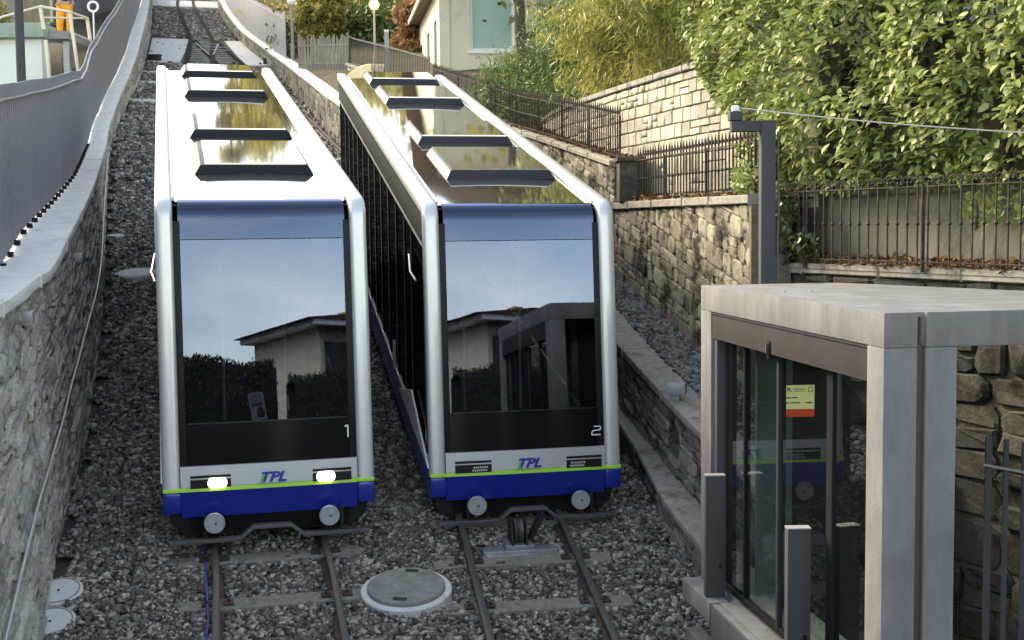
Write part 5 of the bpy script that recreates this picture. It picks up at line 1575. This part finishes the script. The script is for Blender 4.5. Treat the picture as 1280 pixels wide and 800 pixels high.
for i, (x, y, w1, h, yaw) in enumerate(((-10, -34, 12, 1.0, .1), (-28, -40, 11, .2, .3), (26, -38, 14, 2.2, -.4))):
    o = wempty('valley_house', (x, y, -8), label=['plain dark-roofed house down the valley behind the viewpoint, middle one', 'plain dark-roofed house down the valley behind the viewpoint, the one to the west', 'plain dark-roofed house down the valley behind the viewpoint, the one to the east'][i], cat='house')
    M_ = Matrix.Translation((x, y, 0)) @ Matrix.Rotation(yaw, 4, 'Z')
    MB().box((0, -8, -9), (w1, 0, h - 1.6), vp, M_).build('wall', o)
    MB().prism([(-.7, h - 1.6), (w1 + .7, h - 1.6), (w1 / 2, h)], -8.6, .6, rt, ax='y', M=M_).build('roof', o)
hr = []
for k in range(60):
    a = math.pi + (k - 5) / 50 * math.pi
    r = 420
    h = 14 + 16 * pnoise(Vector((k * .16, 3.1, 0))) + 4 * pnoise(Vector((k * .7, 1, 0)))
    hr.append([(r * math.cos(a), r * math.sin(a), -30), (r * 1.02 * math.cos(a), r * 1.02 * math.sin(a), h * .6), (r * 1.1 * math.cos(a), r * 1.1 * math.sin(a), h), (r * 1.4 * math.cos(a), r * 1.4 * math.sin(a), -20)])
props(MB().grid(hr, mat('far_hill', (.06, .075, .06), .95, noise=.3, nscale=.02)).build('distant_hills', smooth=True), kind='structure')
print('p4 done')
# ================================================================== VEGETATION
def leaf_mat(name, c1, c2, c3, rough=.45, sub=.25, spec=.5):
    return mat(name, (1, 1, 1), rough, 0, spec, noise=.18, nscale=3, rnd='attr', rndcol=[c1, c2, c3, tuple(q * 1.15 for q in c2)], sub=sub)
LT = np.array([(0, 0, 0), (-.30, .32, .06), (0, .34, 0), (.30, .32, .06), (-.26, .72, .05), (0, .72, -.01), (.26, .72, .05), (0, 1, -.06)])
LQ = np.array([(0, 3, 2, 1), (2, 3, 6, 5), (1, 2, 5, 4), (5, 6, 7, 4)])
def leaf_cloud(P, D, Nn, L, Wd, rnd, m, name, simple=False):
    """P base points, D leaf directions, Nn normals, L lengths, Wd width ratio"""
    n = len(P)
    D = D / (np.linalg.norm(D, axis=1)[:, None] + 1e-9)
    S = np.cross(D, Nn); S /= (np.linalg.norm(S, axis=1)[:, None] + 1e-9)
    N2 = np.cross(S, D)
    T_ = np.array([(0, 0, 0), (.5, .45, .05), (0, 1, 0), (-.5, .45, .05)]) if simple else LT
    Q_ = np.array([(0, 1, 2, 3)]) if simple else LQ
    V = P[:, None, :] + L[:, None, None] * (T_[None, :, 0, None] * Wd[:, None, None] * S[:, None, :] + T_[None, :, 1, None] * D[:, None, :] + T_[None, :, 2, None] * N2[:, None, :])
    Q = (Q_[None] + (np.arange(n) * len(T_))[:, None, None]).reshape(-1, 4)
    return np_mesh(name, V.reshape(-1, 3), Q, m, np.repeat(rnd, len(T_)))
def vnoise(P, sc, seed=0):
    return np.array([pnoise(Vector((p[0] * sc + seed, p[1] * sc, p[2] * sc))) for p in P])
bark = mat('bark', (.085, .068, .052), .95, 0, .2, noise=.4, nscale=12, bump=.8, bscale=30)
twig = mat('twig', (.07, .05, .035), .95)
rsv = np.random.RandomState(21)

# ---- laurel hedge
LAU = leaf_mat('laurel_leaf', (.12, .165, .04), (.22, .275, .075), (.38, .415, .15), .48, .25, .4)
LAUp = mat('laurel_leaf_single', (1, 1, 1), .34, 0, .55, noise=.18, nscale=3, rnd='obj', rndcol=[(.15, .20, .05), (.23, .29, .09), (.29, .34, .12), (.40, .43, .18)], sub=.22)
hd = wempty('laurel_hedge', (4.8, 14.2, .3), label='big laurel hedge with broad green leaves hanging over the iron fence, upper right', cat='hedge')
HP = Path([(7.2, 8.0), (5.85, 10.9), (4.7, 13.4), (3.62, 15.7), (3.15, 17.4), (2.75, 19.0)])
def hedge_pts(n, seed, umin=0, umax=None):
    r = np.random.RandomState(seed)
    out = []
    umax = umax or HP.len
    while len(out) < n:
        u = r.uniform(umin, umax); z = r.uniform(.05, 4.4)
        q, d, nn = HP.pt(u)
        # lower edge: hangs to about the fence's top, higher above the block wall
        bot = .36 + .16 * pnoise(Vector((u * 1.1, 0, 5))) if q[1] < 15.6 else np.interp(q[1], [15.6, 16.3, 17.4, 19], [.35, .5, 1.5, 2.35])
        if abs(u - (HP.u_at_y(15.2))) < .0: bot = -.5
        if z < bot: continue
        bulge = .34 * pnoise(Vector((u * .8, z * .8, 1))) + .17 * pnoise(Vector((u * 2.2, z * 2.2, 7))) + .10 * math.sin(z * 1.2)
        dep = abs(r.normal(0, .14))
        hole = pnoise(Vector((u * 1.5, z * 1.5, 9)))
        if hole > .28 and r.rand() < .75: dep += .4
        if hole > .36 and r.rand() < .5: continue
        o = -(.12 + bulge) + dep - .18 * min(1, (z - bot) * 1.5)
        out.append((q[0] + nn[0] * o, q[1] + nn[1] * o, z, nn[0], nn[1]))
    return np.array(out)
HPt = hedge_pts(25000, 3)
def laurel(HPt, r):
    n = len(HPt)
    P = HPt[:, :3]; out = np.stack([-HPt[:, 3], -HPt[:, 4], np.zeros(n)], -1)
    D = out * .55 + np.stack([r.normal(0, .55, n), r.normal(0, .45, n), r.normal(-.30, .45, n)], -1)
    Nn = out * .55 + np.stack([r.normal(0, .35, n), r.normal(0, .35, n), r.uniform(.3, 1.1, n)], -1)
    return P, D, Nn, r.uniform(.085, .16, n), r.uniform(.62, .88, n)
P, D, Nn, L_, W_ = laurel(HPt, rsv)
tone = np.clip(.45 + .9 * vnoise(P, .9, 4) + rsv.normal(0, .16, len(P)), 0, 1)
sc_ = np.array([score(p, l * l) for p, l in zip(P, L_)]) * (1 - (np.abs(P[:, 2] - 1) > 1.6) * .5)
order = np.argsort(-sc_)
big = order[:290]; rest = order[290:]
rmask = rest
link('foliage', leaf_cloud(P[rmask], D[rmask], Nn[rmask], L_[rmask], W_[rmask], tone[rmask], LAU, 'foliage'), hd)['kind'] = 'stuff'
lv = []
for k in range(6):
    me = bpy.data.meshes.new('leaf')
    T_ = LT.copy(); T_[:, 0] *= .7 + .04 * k; T_[:, 2] *= 1 + .5 * math.sin(k)
    me.from_pydata([tuple(a) for a in T_], [], [tuple(map(int, q)) for q in LQ]); me.materials.append(LAUp); me.polygons.foreach_set('use_smooth', [True] * 4); lv.append(me)
for i in big:
    d = Vector(D[i]).normalized(); n = Vector(Nn[i]); s_ = d.cross(n).normalized(); n2 = s_.cross(d)
    l = L_[i]
    M_ = Matrix(((s_.x * l, d.x * l, n2.x * l, P[i][0]), (s_.y * l, d.y * l, n2.y * l, P[i][1]), (s_.z * l, d.z * l, n2.z * l, P[i][2]), (0, 0, 0, 1)))
    link('leaf', lv[i % 6], hd, M_)
for k in range(34):        # branches inside
    u = rsv.uniform(.3, HP.len); q, d, nn = HP.pt(u, .35)
    z0 = .2 if q[1] < 15.5 else 1.8
    pts = [(q[0], q[1], z0)]
    x, y, z = pts[0]
    for j in range(5):
        x += rsv.normal(0, .10) - nn[0] * .10; y += rsv.normal(0, .10) - nn[1] * .10; z += rsv.uniform(.35, .7); pts.append((x, y, z))
    MB().tube(pts, [.035, .03, .024, .018, .012, .006], 6, bark).build('branch', hd, smooth=True)
# dark undergrowth behind the hedge so that gaps look into shade, not sky
def blob_leaves(n, f, L0, L1, wd, m, seed, tn=1.0, simple=True, down=0.0):
    r = np.random.RandomState(seed)
    P = np.array([f(r) for _ in range(n)])
    D = r.normal(0, 1, (n, 3)); D[:, 2] -= down
    Nn = r.normal(0, 1, (n, 3)); Nn[:, 2] += .8
    t = np.clip(.45 + tn * vnoise(P, .6, seed) + r.normal(0, .15, n), 0, 1)
    return leaf_cloud(P, D, Nn, r.uniform(L0, L1, n), np.full(n, wd), t, m, 'foliage', simple)
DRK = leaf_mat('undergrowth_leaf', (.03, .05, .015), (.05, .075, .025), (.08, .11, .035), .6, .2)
VDK = leaf_mat('valley_leaf', (.020, .028, .014), (.030, .04, .02), (.045, .055, .025), .8, .05)
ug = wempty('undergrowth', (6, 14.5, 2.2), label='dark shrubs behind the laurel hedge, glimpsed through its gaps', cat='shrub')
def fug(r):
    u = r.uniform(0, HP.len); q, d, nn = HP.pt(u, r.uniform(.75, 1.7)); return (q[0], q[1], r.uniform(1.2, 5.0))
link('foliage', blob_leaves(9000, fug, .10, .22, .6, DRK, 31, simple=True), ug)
for k in range(6):
    q = HP.pt(HP.len * (k + .5) / 6, 1.3)[0]; MB().tube([(q[0], q[1], 1.9), (q[0] + .1, q[1], 3.2), (q[0], q[1] + .2, 4.8)], [.07, .05, .02], 7, bark).build('stem', ug)
# ivy and small laurel shoots near the post
def bush(name, label, cat, boxes, n, L0, L1, wd, m, seed, simple=False, stems=3, group=None, loc=None):
    b0 = boxes[0]
    o = wempty(name, loc or ((b0[0] + b0[1]) / 2, (b0[2] + b0[3]) / 2, b0[4]), label=label, cat=cat, group=group)
    def f(r):
        while True:
            b = boxes[r.randint(len(boxes))]
            v = r.uniform(-1, 1, 3)
            if (v ** 2).sum() < 1 and (v ** 2).sum() > r.rand() * .5:
                return ((b[0] + b[1]) / 2 + v[0] * (b[1] - b[0]) / 2, (b[2] + b[3]) / 2 + v[1] * (b[3] - b[2]) / 2, (b[4] + b[5]) / 2 + v[2] * (b[5] - b[4]) / 2)
    link('foliage', blob_leaves(n, f, L0, L1, wd, m, seed, simple=simple), o)
    for k in range(stems):
        b = boxes[k % len(boxes)]
        MB().tube([((b[0] + b[1]) / 2 + R_.uniform(-.1, .1), (b[2] + b[3]) / 2, b[4] - .02), ((b[0] + b[1]) / 2 + R_.uniform(-.15, .15), (b[2] + b[3]) / 2 + R_.uniform(-.1, .1), (b[4] + b[5]) / 2), ((b[0] + b[1]) / 2 + R_.uniform(-.2, .2), (b[2] + b[3]) / 2, b[5] - .05)], [.02, .014, .005], 6, twig).build('stem', o)
    return o
bush('laurel_shoots', 'low laurel shoots growing behind the fence just left of the steel post', 'shrub', [(2.80, 3.35, 15.7, 16.5, .28, 1.15), (2.95, 3.5, 16.0, 17.2, .3, 1.6), (2.75, 3.1, 15.55, 16.1, .26, .7)], 620, .07, .13, .7, LAU, 41)
IVY = leaf_mat('ivy_leaf', (.035, .06, .02), (.06, .095, .03), (.11, .15, .05), .4, .15)
bush('ivy', 'dark ivy climbing the wall end right of the steel post', 'ivy', [(3.15, 3.55, 15.25, 15.6, -.5, .15), (3.1, 3.45, 15.2, 15.5, -.2, .5), (3.3, 3.7, 14.9, 15.4, -.48, -.1)], 520, .05, .10, .85, IVY, 43)
bush('ivy_tuft', 'leafy sprig poking through the iron fence at the right edge of the picture', 'ivy', [(4.55, 4.95, 12.5, 13.2, -.1, .34), (4.85, 5.2, 12.1, 12.6, -.15, .36)], 170, .08, .13, .7, LAU, 44, stems=2)

# ---- dead leaves on the ledges
DL = mat('dead_leaf', (1, 1, 1), .8, 0, .2, rnd='attr', rndcol=[(.16, .08, .035), (.28, .15, .06), (.40, .25, .11), (.12, .07, .04)], noise=.2)
pl, nl = [], []
for k in range(7800):
    w_ = rsv.rand()
    if w_ < .36:
        t = rsv.rand(); a = BB.pt(BB.len * t, -.1)[0]; b = EE.pt(EE.len * t, -.05)[0]; q = rsv.rand() ** .8
        pl.append((a[0] * (1 - q) + b[0] * q, a[1] * (1 - q) + b[1] * q, -.52 + .08 * q + rsv.rand() * .03))
    elif w_ < .55:
        y = rsv.uniform(15.6, 20.8); a = UA.pt(UA.u_at_y(y), .02)[0]; b = DD.pt(DD.u_at_y(y), .05)[0]; q = rsv.rand()
        pl.append((a[0] * (1 - q) + b[0] * q, y, .34 + rsv.rand() * .05))
    else:
        y = 20.9 + 14 * rsv.rand() ** 1.3; a = UA.pt(UA.u_at_y(y), .1)[0]; b = DD.pt(DD.u_at_y(min(y, 28.4)), .05)[0] if y < 28.4 else a + .8; q = rsv.rand()
        pl.append((a[0] * (1 - q) + b[0] * q, y, uaz(0, y) + .0 + rsv.rand() * .05))
P = np.array(pl); n = len(P)
D = rsv.normal(0, 1, (n, 3)); D[:, 2] *= .35; Nn = rsv.normal(0, .5, (n, 3)); Nn[:, 2] += 1
props(link('dead_leaves', leaf_cloud(P, D, Nn, rsv.uniform(.05, .10, n), np.full(n, .6), rsv.rand(n), DL, 'dead_leaves', True)), kind='stuff')

# ---- bamboo thicket above the block wall
BAM = leaf_mat('bamboo_leaf', (.16, .19, .035), (.30, .31, .07), (.46, .42, .13), .5, .35)
BAMS = mat('bamboo_cane', (.34, .30, .12), .6)
bpos = []
for k in range(20):
    t = k / 25
    x, y = 3.3 - 2.9 * t, 19.4 + 8.2 * t
    bpos.append((x + rsv.uniform(.1, .9), y + rsv.uniform(-.3, .4)))
for k, (x, y) in enumerate(bpos):
    o = wempty('bamboo_clump', (x, y, 2.2), label='yellow-green bamboo clump growing along the top of the pale block wall', cat='bamboo', group='bamboo clumps on the block wall')
    H_ = 3.2 + rsv.uniform(-.4, .9)
    PP, DD_, ax = [], [], []
    m_ = MB()
    for c in range(12):
        dx, dy = rsv.normal(0, .45, 2); dx -= .22; dy -= .12
        bx, by = x + rsv.normal(0, .16), y + rsv.normal(0, .16)
        hh = H_ * rsv.uniform(.6, 1)
        pts = []
        for j in range(7):
            s_ = j / 6
            pts.append(Vector((bx + dx * s_ ** 2 * 1.5, by + dy * s_ ** 2 * 1.5, 2.2 + hh * (s_ - .28 * s_ ** 3))))
        m_.tube(pts, [.011 * (1 - j / 8) for j in range(7)], 4, BAMS, cap=False)
        for q in range(75):
            s_ = rsv.uniform(.06, 1) * 5.99; j = int(s_); f_ = s_ - j
            p = pts[j].lerp(pts[j + 1], f_)
            PP.append((p.x + rsv.normal(0, .10), p.y + rsv.normal(0, .10), p.z + rsv.normal(0, .07)))
    P = np.array(PP); n = len(P)
    D = np.stack([rsv.normal(-.25, .55, n), rsv.normal(-.2, .55, n), rsv.normal(-.55, .5, n)], -1); Nn = rsv.normal(0, 1, (n, 3)); Nn[:, 2] += .7
    t = np.clip(.5 + .8 * vnoise(P, .7, 2) + rsv.normal(0, .17, n), 0, 1)
    link('foliage', leaf_cloud(P, D, Nn, rsv.uniform(.13, .27, n), np.full(n, .15), t, BAM, 'foliage', True), o)
    m_.build('cane', o, fixn=False)['kind'] = 'stuff'
# ---- conifers, trees, bushes
def tree(name, label, x, y, z, h, rx, m, n, L0, L1, wd, seed, cat='tree', trunk=.14, base=.25, group=None, down=0, rz_=None, simple=True, gaps=.15, bare=False):
    r = np.random.RandomState(seed)
    o = wempty(name, (x, y, z), label=label, cat=cat, group=group)
    # limbs
    tips = []
    m_ = MB(); top = z + h * .82
    tr_ = [Vector((x + .25 * pnoise(Vector((seed, k * .4, 0))), y, z - .2 + (top - z) * k / 6)) for k in range(7)]
    m_.tube(tr_, [trunk * (1 - .13 * k) for k in range(7)], 8, bark)
    m_.build('trunk', o, smooth=True)
    nl = 12
    for k in range(nl):
        f = base + (1 - base) * (k + .5) / nl
        b = tr_[0].lerp(tr_[6], min(f, .98)); a = k * 2.4 + r.uniform(-.4, .4)
        R_l = rx * (.95 - .55 * f) * r.uniform(.7, 1.1)
        e = b + Vector((math.cos(a) * R_l, math.sin(a) * R_l, h * .10 * r.uniform(.2, 1.3)))
        mid = b.lerp(e, .5) + Vector((0, 0, .1 * h * .2))
        MB().tube([b, mid, e], [trunk * .35, trunk * .2, trunk * .06], 5, bark).build('limb', o)
        tips += [e, mid, b.lerp(e, .8)]
    tips.append(tr_[6])
    if bare: 
        return o
    C = np.array([tuple(t) for t in tips]); C = np.concatenate([C, C + r.normal(0, rx * .25, C.shape) * (1, 1, .8)])
    idx = r.randint(0, len(C), n); sg = rx * .26
    P = C[idx] + r.normal(0, 1, (n, 3)) * (sg, sg, sg * .75)
    keep = vnoise(P, 1.4 / max(rx, .5), seed) < .32
    P = P[keep | (r.rand(n) < gaps)]; n = len(P)
    D = r.normal(0, 1, (n, 3)); D[:, 2] -= down; Nn = r.normal(0, 1, (n, 3)); Nn[:, 2] += .8
    t = np.clip(.45 + .85 * vnoise(P, 1.2 / max(rx, .5), seed + 5) + r.normal(0, .14, n), 0, 1)
    link('crown', leaf_cloud(P, D, Nn, r.uniform(L0, L1, n), np.full(n, wd), t, m, 'crown', simple), o)
    return o
CON = leaf_mat('conifer_leaf', (.05, .10, .025), (.10, .17, .04), (.20, .27, .07), .55, .25)
YEL = leaf_mat('backlit_yellow_leaf', (.30, .27, .05), (.50, .42, .08), (.70, .58, .14), .6, .45)  # golden glow of backlit leaves is put into this yellow
OLV = leaf_mat('olive_leaf', (.16, .16, .04), (.28, .26, .07), (.44, .38, .12), .6, .45)  # olive pushed toward yellow for the backlight too
GRN = leaf_mat('bush_leaf', (.045, .085, .025), (.08, .14, .04), (.15, .22, .06), .55, .3)
RED = leaf_mat('rust_leaf', (.16, .07, .04), (.26, .13, .06), (.40, .26, .12), .7, .3)
for i, (px_, d, zb_, h, rx) in enumerate(((637, 31, 2.5, 1.75, .75), (668, 29.5, 2.4, 2.0, .85), (702, 28, 2.3, 2.6, .9), (735, 27, 2.25, 3.0, .9))):
    P = at(px_, 100, d)
    tree('feathery_shrub', ['leftmost feathery green shrub in front of the cream house window', 'second feathery green shrub from the left, right of the house window', 'third feathery green shrub above the iron fence', 'rightmost feathery green shrub beside the bamboo'][i], P.x, P.y, zb_, h, rx, CON, 5200, .07, .17, .22, 60 + i, 'shrub', .06, .05, 'feathery shrubs below the house')
# dark leaning branch tree in front of the house
o = wempty('bare_tree', tuple(at(652, 70, 33)), label='dark bare trunk with a leaning branch against the cream house', cat='tree')
a, b, c, e = at(655, 95, 33), at(650, 30, 33), at(648, -40, 33), at(650, -90, 33)
MB().tube([a, b, c, e], [.16, .14, .12, .10], 9, bark).build('trunk', o, smooth=True)
MB().tube([at(652, 52, 33), at(668, 40, 33), at(678, 22, 33), at(690, 5, 33)], [.10, .09, .08, .05], 8, bark).build('limb', o, smooth=True)
MB().tube([at(650, 15, 33), at(640, -10, 33), at(628, -40, 33)], [.08, .05, .03], 8, bark).build('limb', o, smooth=True)
# bushes and trees at the top centre
P = at(425, 66, 66)
for i, (px_, py_, d, h, rx, m, nm, lab) in enumerate((
    (405, 80, 62, 3.0, 1.9, GRN, 'bush', 'leftmost rounded green bush behind the picket fence'),
    (440, 78, 63, 3.2, 2.0, GRN, 'bush', 'second rounded green bush behind the picket fence'),
    (478, 76, 62, 3.2, 1.9, GRN, 'bush', 'green bush behind the thin orange lamp'),
    (512, 80, 60, 3.0, 1.7, GRN, 'bush', 'rightmost green bush beside the cream house'),
    (425, 70, 72, 7.2, 3.2, YEL, 'backlit_tree', 'bright yellow tree, backlight painted into its leaves, behind the green bushes, top centre'),
    (462, 60, 78, 8.5, 3.2, YEL, 'backlit_tree', 'tall yellow tree behind the orange lamp globe'),
    (404, 82, 60, 5.0, 1.2, OLV, 'olive_tree', 'olive-brown small tree left of the yellow tree, beside the grey street lamp'),
    (505, 55, 84, 9.5, 3.6, OLV, 'tall_tree', 'dim olive tree behind the bushes near the cream house'),
    (526, 80, 55, 3.2, 1.0, RED, 'rust_shrub', 'rust-coloured climber beside the left wall of the cream house'))):
    Q_ = at(px_, py_, d)
    tree(nm, lab, Q_.x, Q_.y, Q_.z - .3, h, rx, m, 5200 if i < 4 else 6000, .16, .34, .55, 80 + i, 'bush' if nm in ('bush', 'rust_shrub') else 'tree', .12 if i < 4 else .22, .08 if i < 4 else .2, None, gaps=.3)
# hillside wood above (also mirrored in the car roofs)
k = 0
labs = {}
for i, (px_, d, zb_, h, rx, m) in enumerate((
    (360, 92, 16, 17, 3.2, OLV), (385, 96, 16, 15, 4.0, OLV), (430, 98, 16, 15.5, 4.4, OLV), (475, 92, 15, 16, 4.3, YEL), (520, 96, 15, 15, 4.2, OLV),
    (560, 76, 12, 17, 4.0, OLV), (610, 70, 11, 18, 4.2, GRN), (665, 62, 9, 18, 4.2, OLV), (775, 52, 7, 14, 3.2, YEL), (800, 42, 5, 13, 3.6, OLV), (880, 34, 4, 11, 3.2, GRN),
    (292, 104, 19, 24, 1.7, OLV), (318, 102, 19, 22, 2.4, OLV), (338, 100, 18, 20, 2.8, YEL), (415, 84, 13, 8, 3.2, OLV), (500, 74, 11, 8, 3.0, OLV), (455, 86, 13, 9, 3.4, OLV))):
    Q_ = at(px_, 100, d)
    tree('hillside_tree', 'tall olive and yellow tree with backlight in its leaf colour in the wood rising beyond the houses', Q_.x, Q_.y, zb_, h, rx, m, 6500, .22, .5, .6, 120 + i, 'tree', .3, .15, 'trees of the hillside wood', gaps=.35)
for i, (x, y, h, rx) in enumerate(((-31, 60, 9, 3), (-24, 52, 4.5, 1.6), (-20.5, 50, 3.4, 1.2))):
    tree('left_tree', ['large dark tree beyond the grey building, upper left', 'small brown tree behind the platform, upper left', 'small thin brown tree right of the worker'][i], x, y, [9, 6.5, 6.2][i], h, rx, OLV, 2500, .15, .35, .5, 160 + i, 'tree', .15, .2)
# dark trees behind the viewpoint, mirrored in the screens
for i, (xa_, xb_, ya_, yb_, zt_) in enumerate(((-34, -8.5, -16.0, -18.5, .75), (-8.3, 9.3, -18.0, -20.0, .98), (9.5, 34, -17.2, -14.0, .25))):
    o = wempty('valley_hedge', ((xa_ + xb_) / 2, (ya_ + yb_) / 2, -8), label=['dark clipped hedge down the slope behind the viewpoint, western stretch', 'dark clipped hedge behind the viewpoint, the middle stretch mirrored in car number 1', 'dark clipped hedge behind the viewpoint, the lower stretch mirrored in car number 2'][i], cat='hedge')
    rr = []
    for k in range(40):
        t = k / 39; x = xa_ + (xb_ - xa_) * t; y = ya_ + (yb_ - ya_) * t; zt2 = zt_ + .35 * pnoise(Vector((x * .35, 2, 0))) - .12
        rr.append([(x, y - 1, -9), (x, y - .8, zt2 - .2), (x, y, zt2), (x, y + .8, zt2 - .2), (x, y + 1, -9)])
    MB().grid(rr, mat('hedge_core', (.012, .018, .008), 1)).build('core', o, smooth=True)
    def fh(r):
        t = r.rand(); x = xa_ + (xb_ - xa_) * t; y = ya_ + (yb_ - ya_) * t; zt2 = zt_ + .35 * pnoise(Vector((x * .35, 2, 0)))
        if r.rand() < .5: return (x, y + r.uniform(-.8, .9), zt2 + r.normal(-.08, .06))
        return (x, y + .95 + r.normal(0, .06), zt2 - .25 - r.uniform(0, 5))
    link('foliage', blob_leaves(9000, fh, .10, .2, .6, VDK, 210 + i), o)
print('p5 done', len(bpy.data.objects))
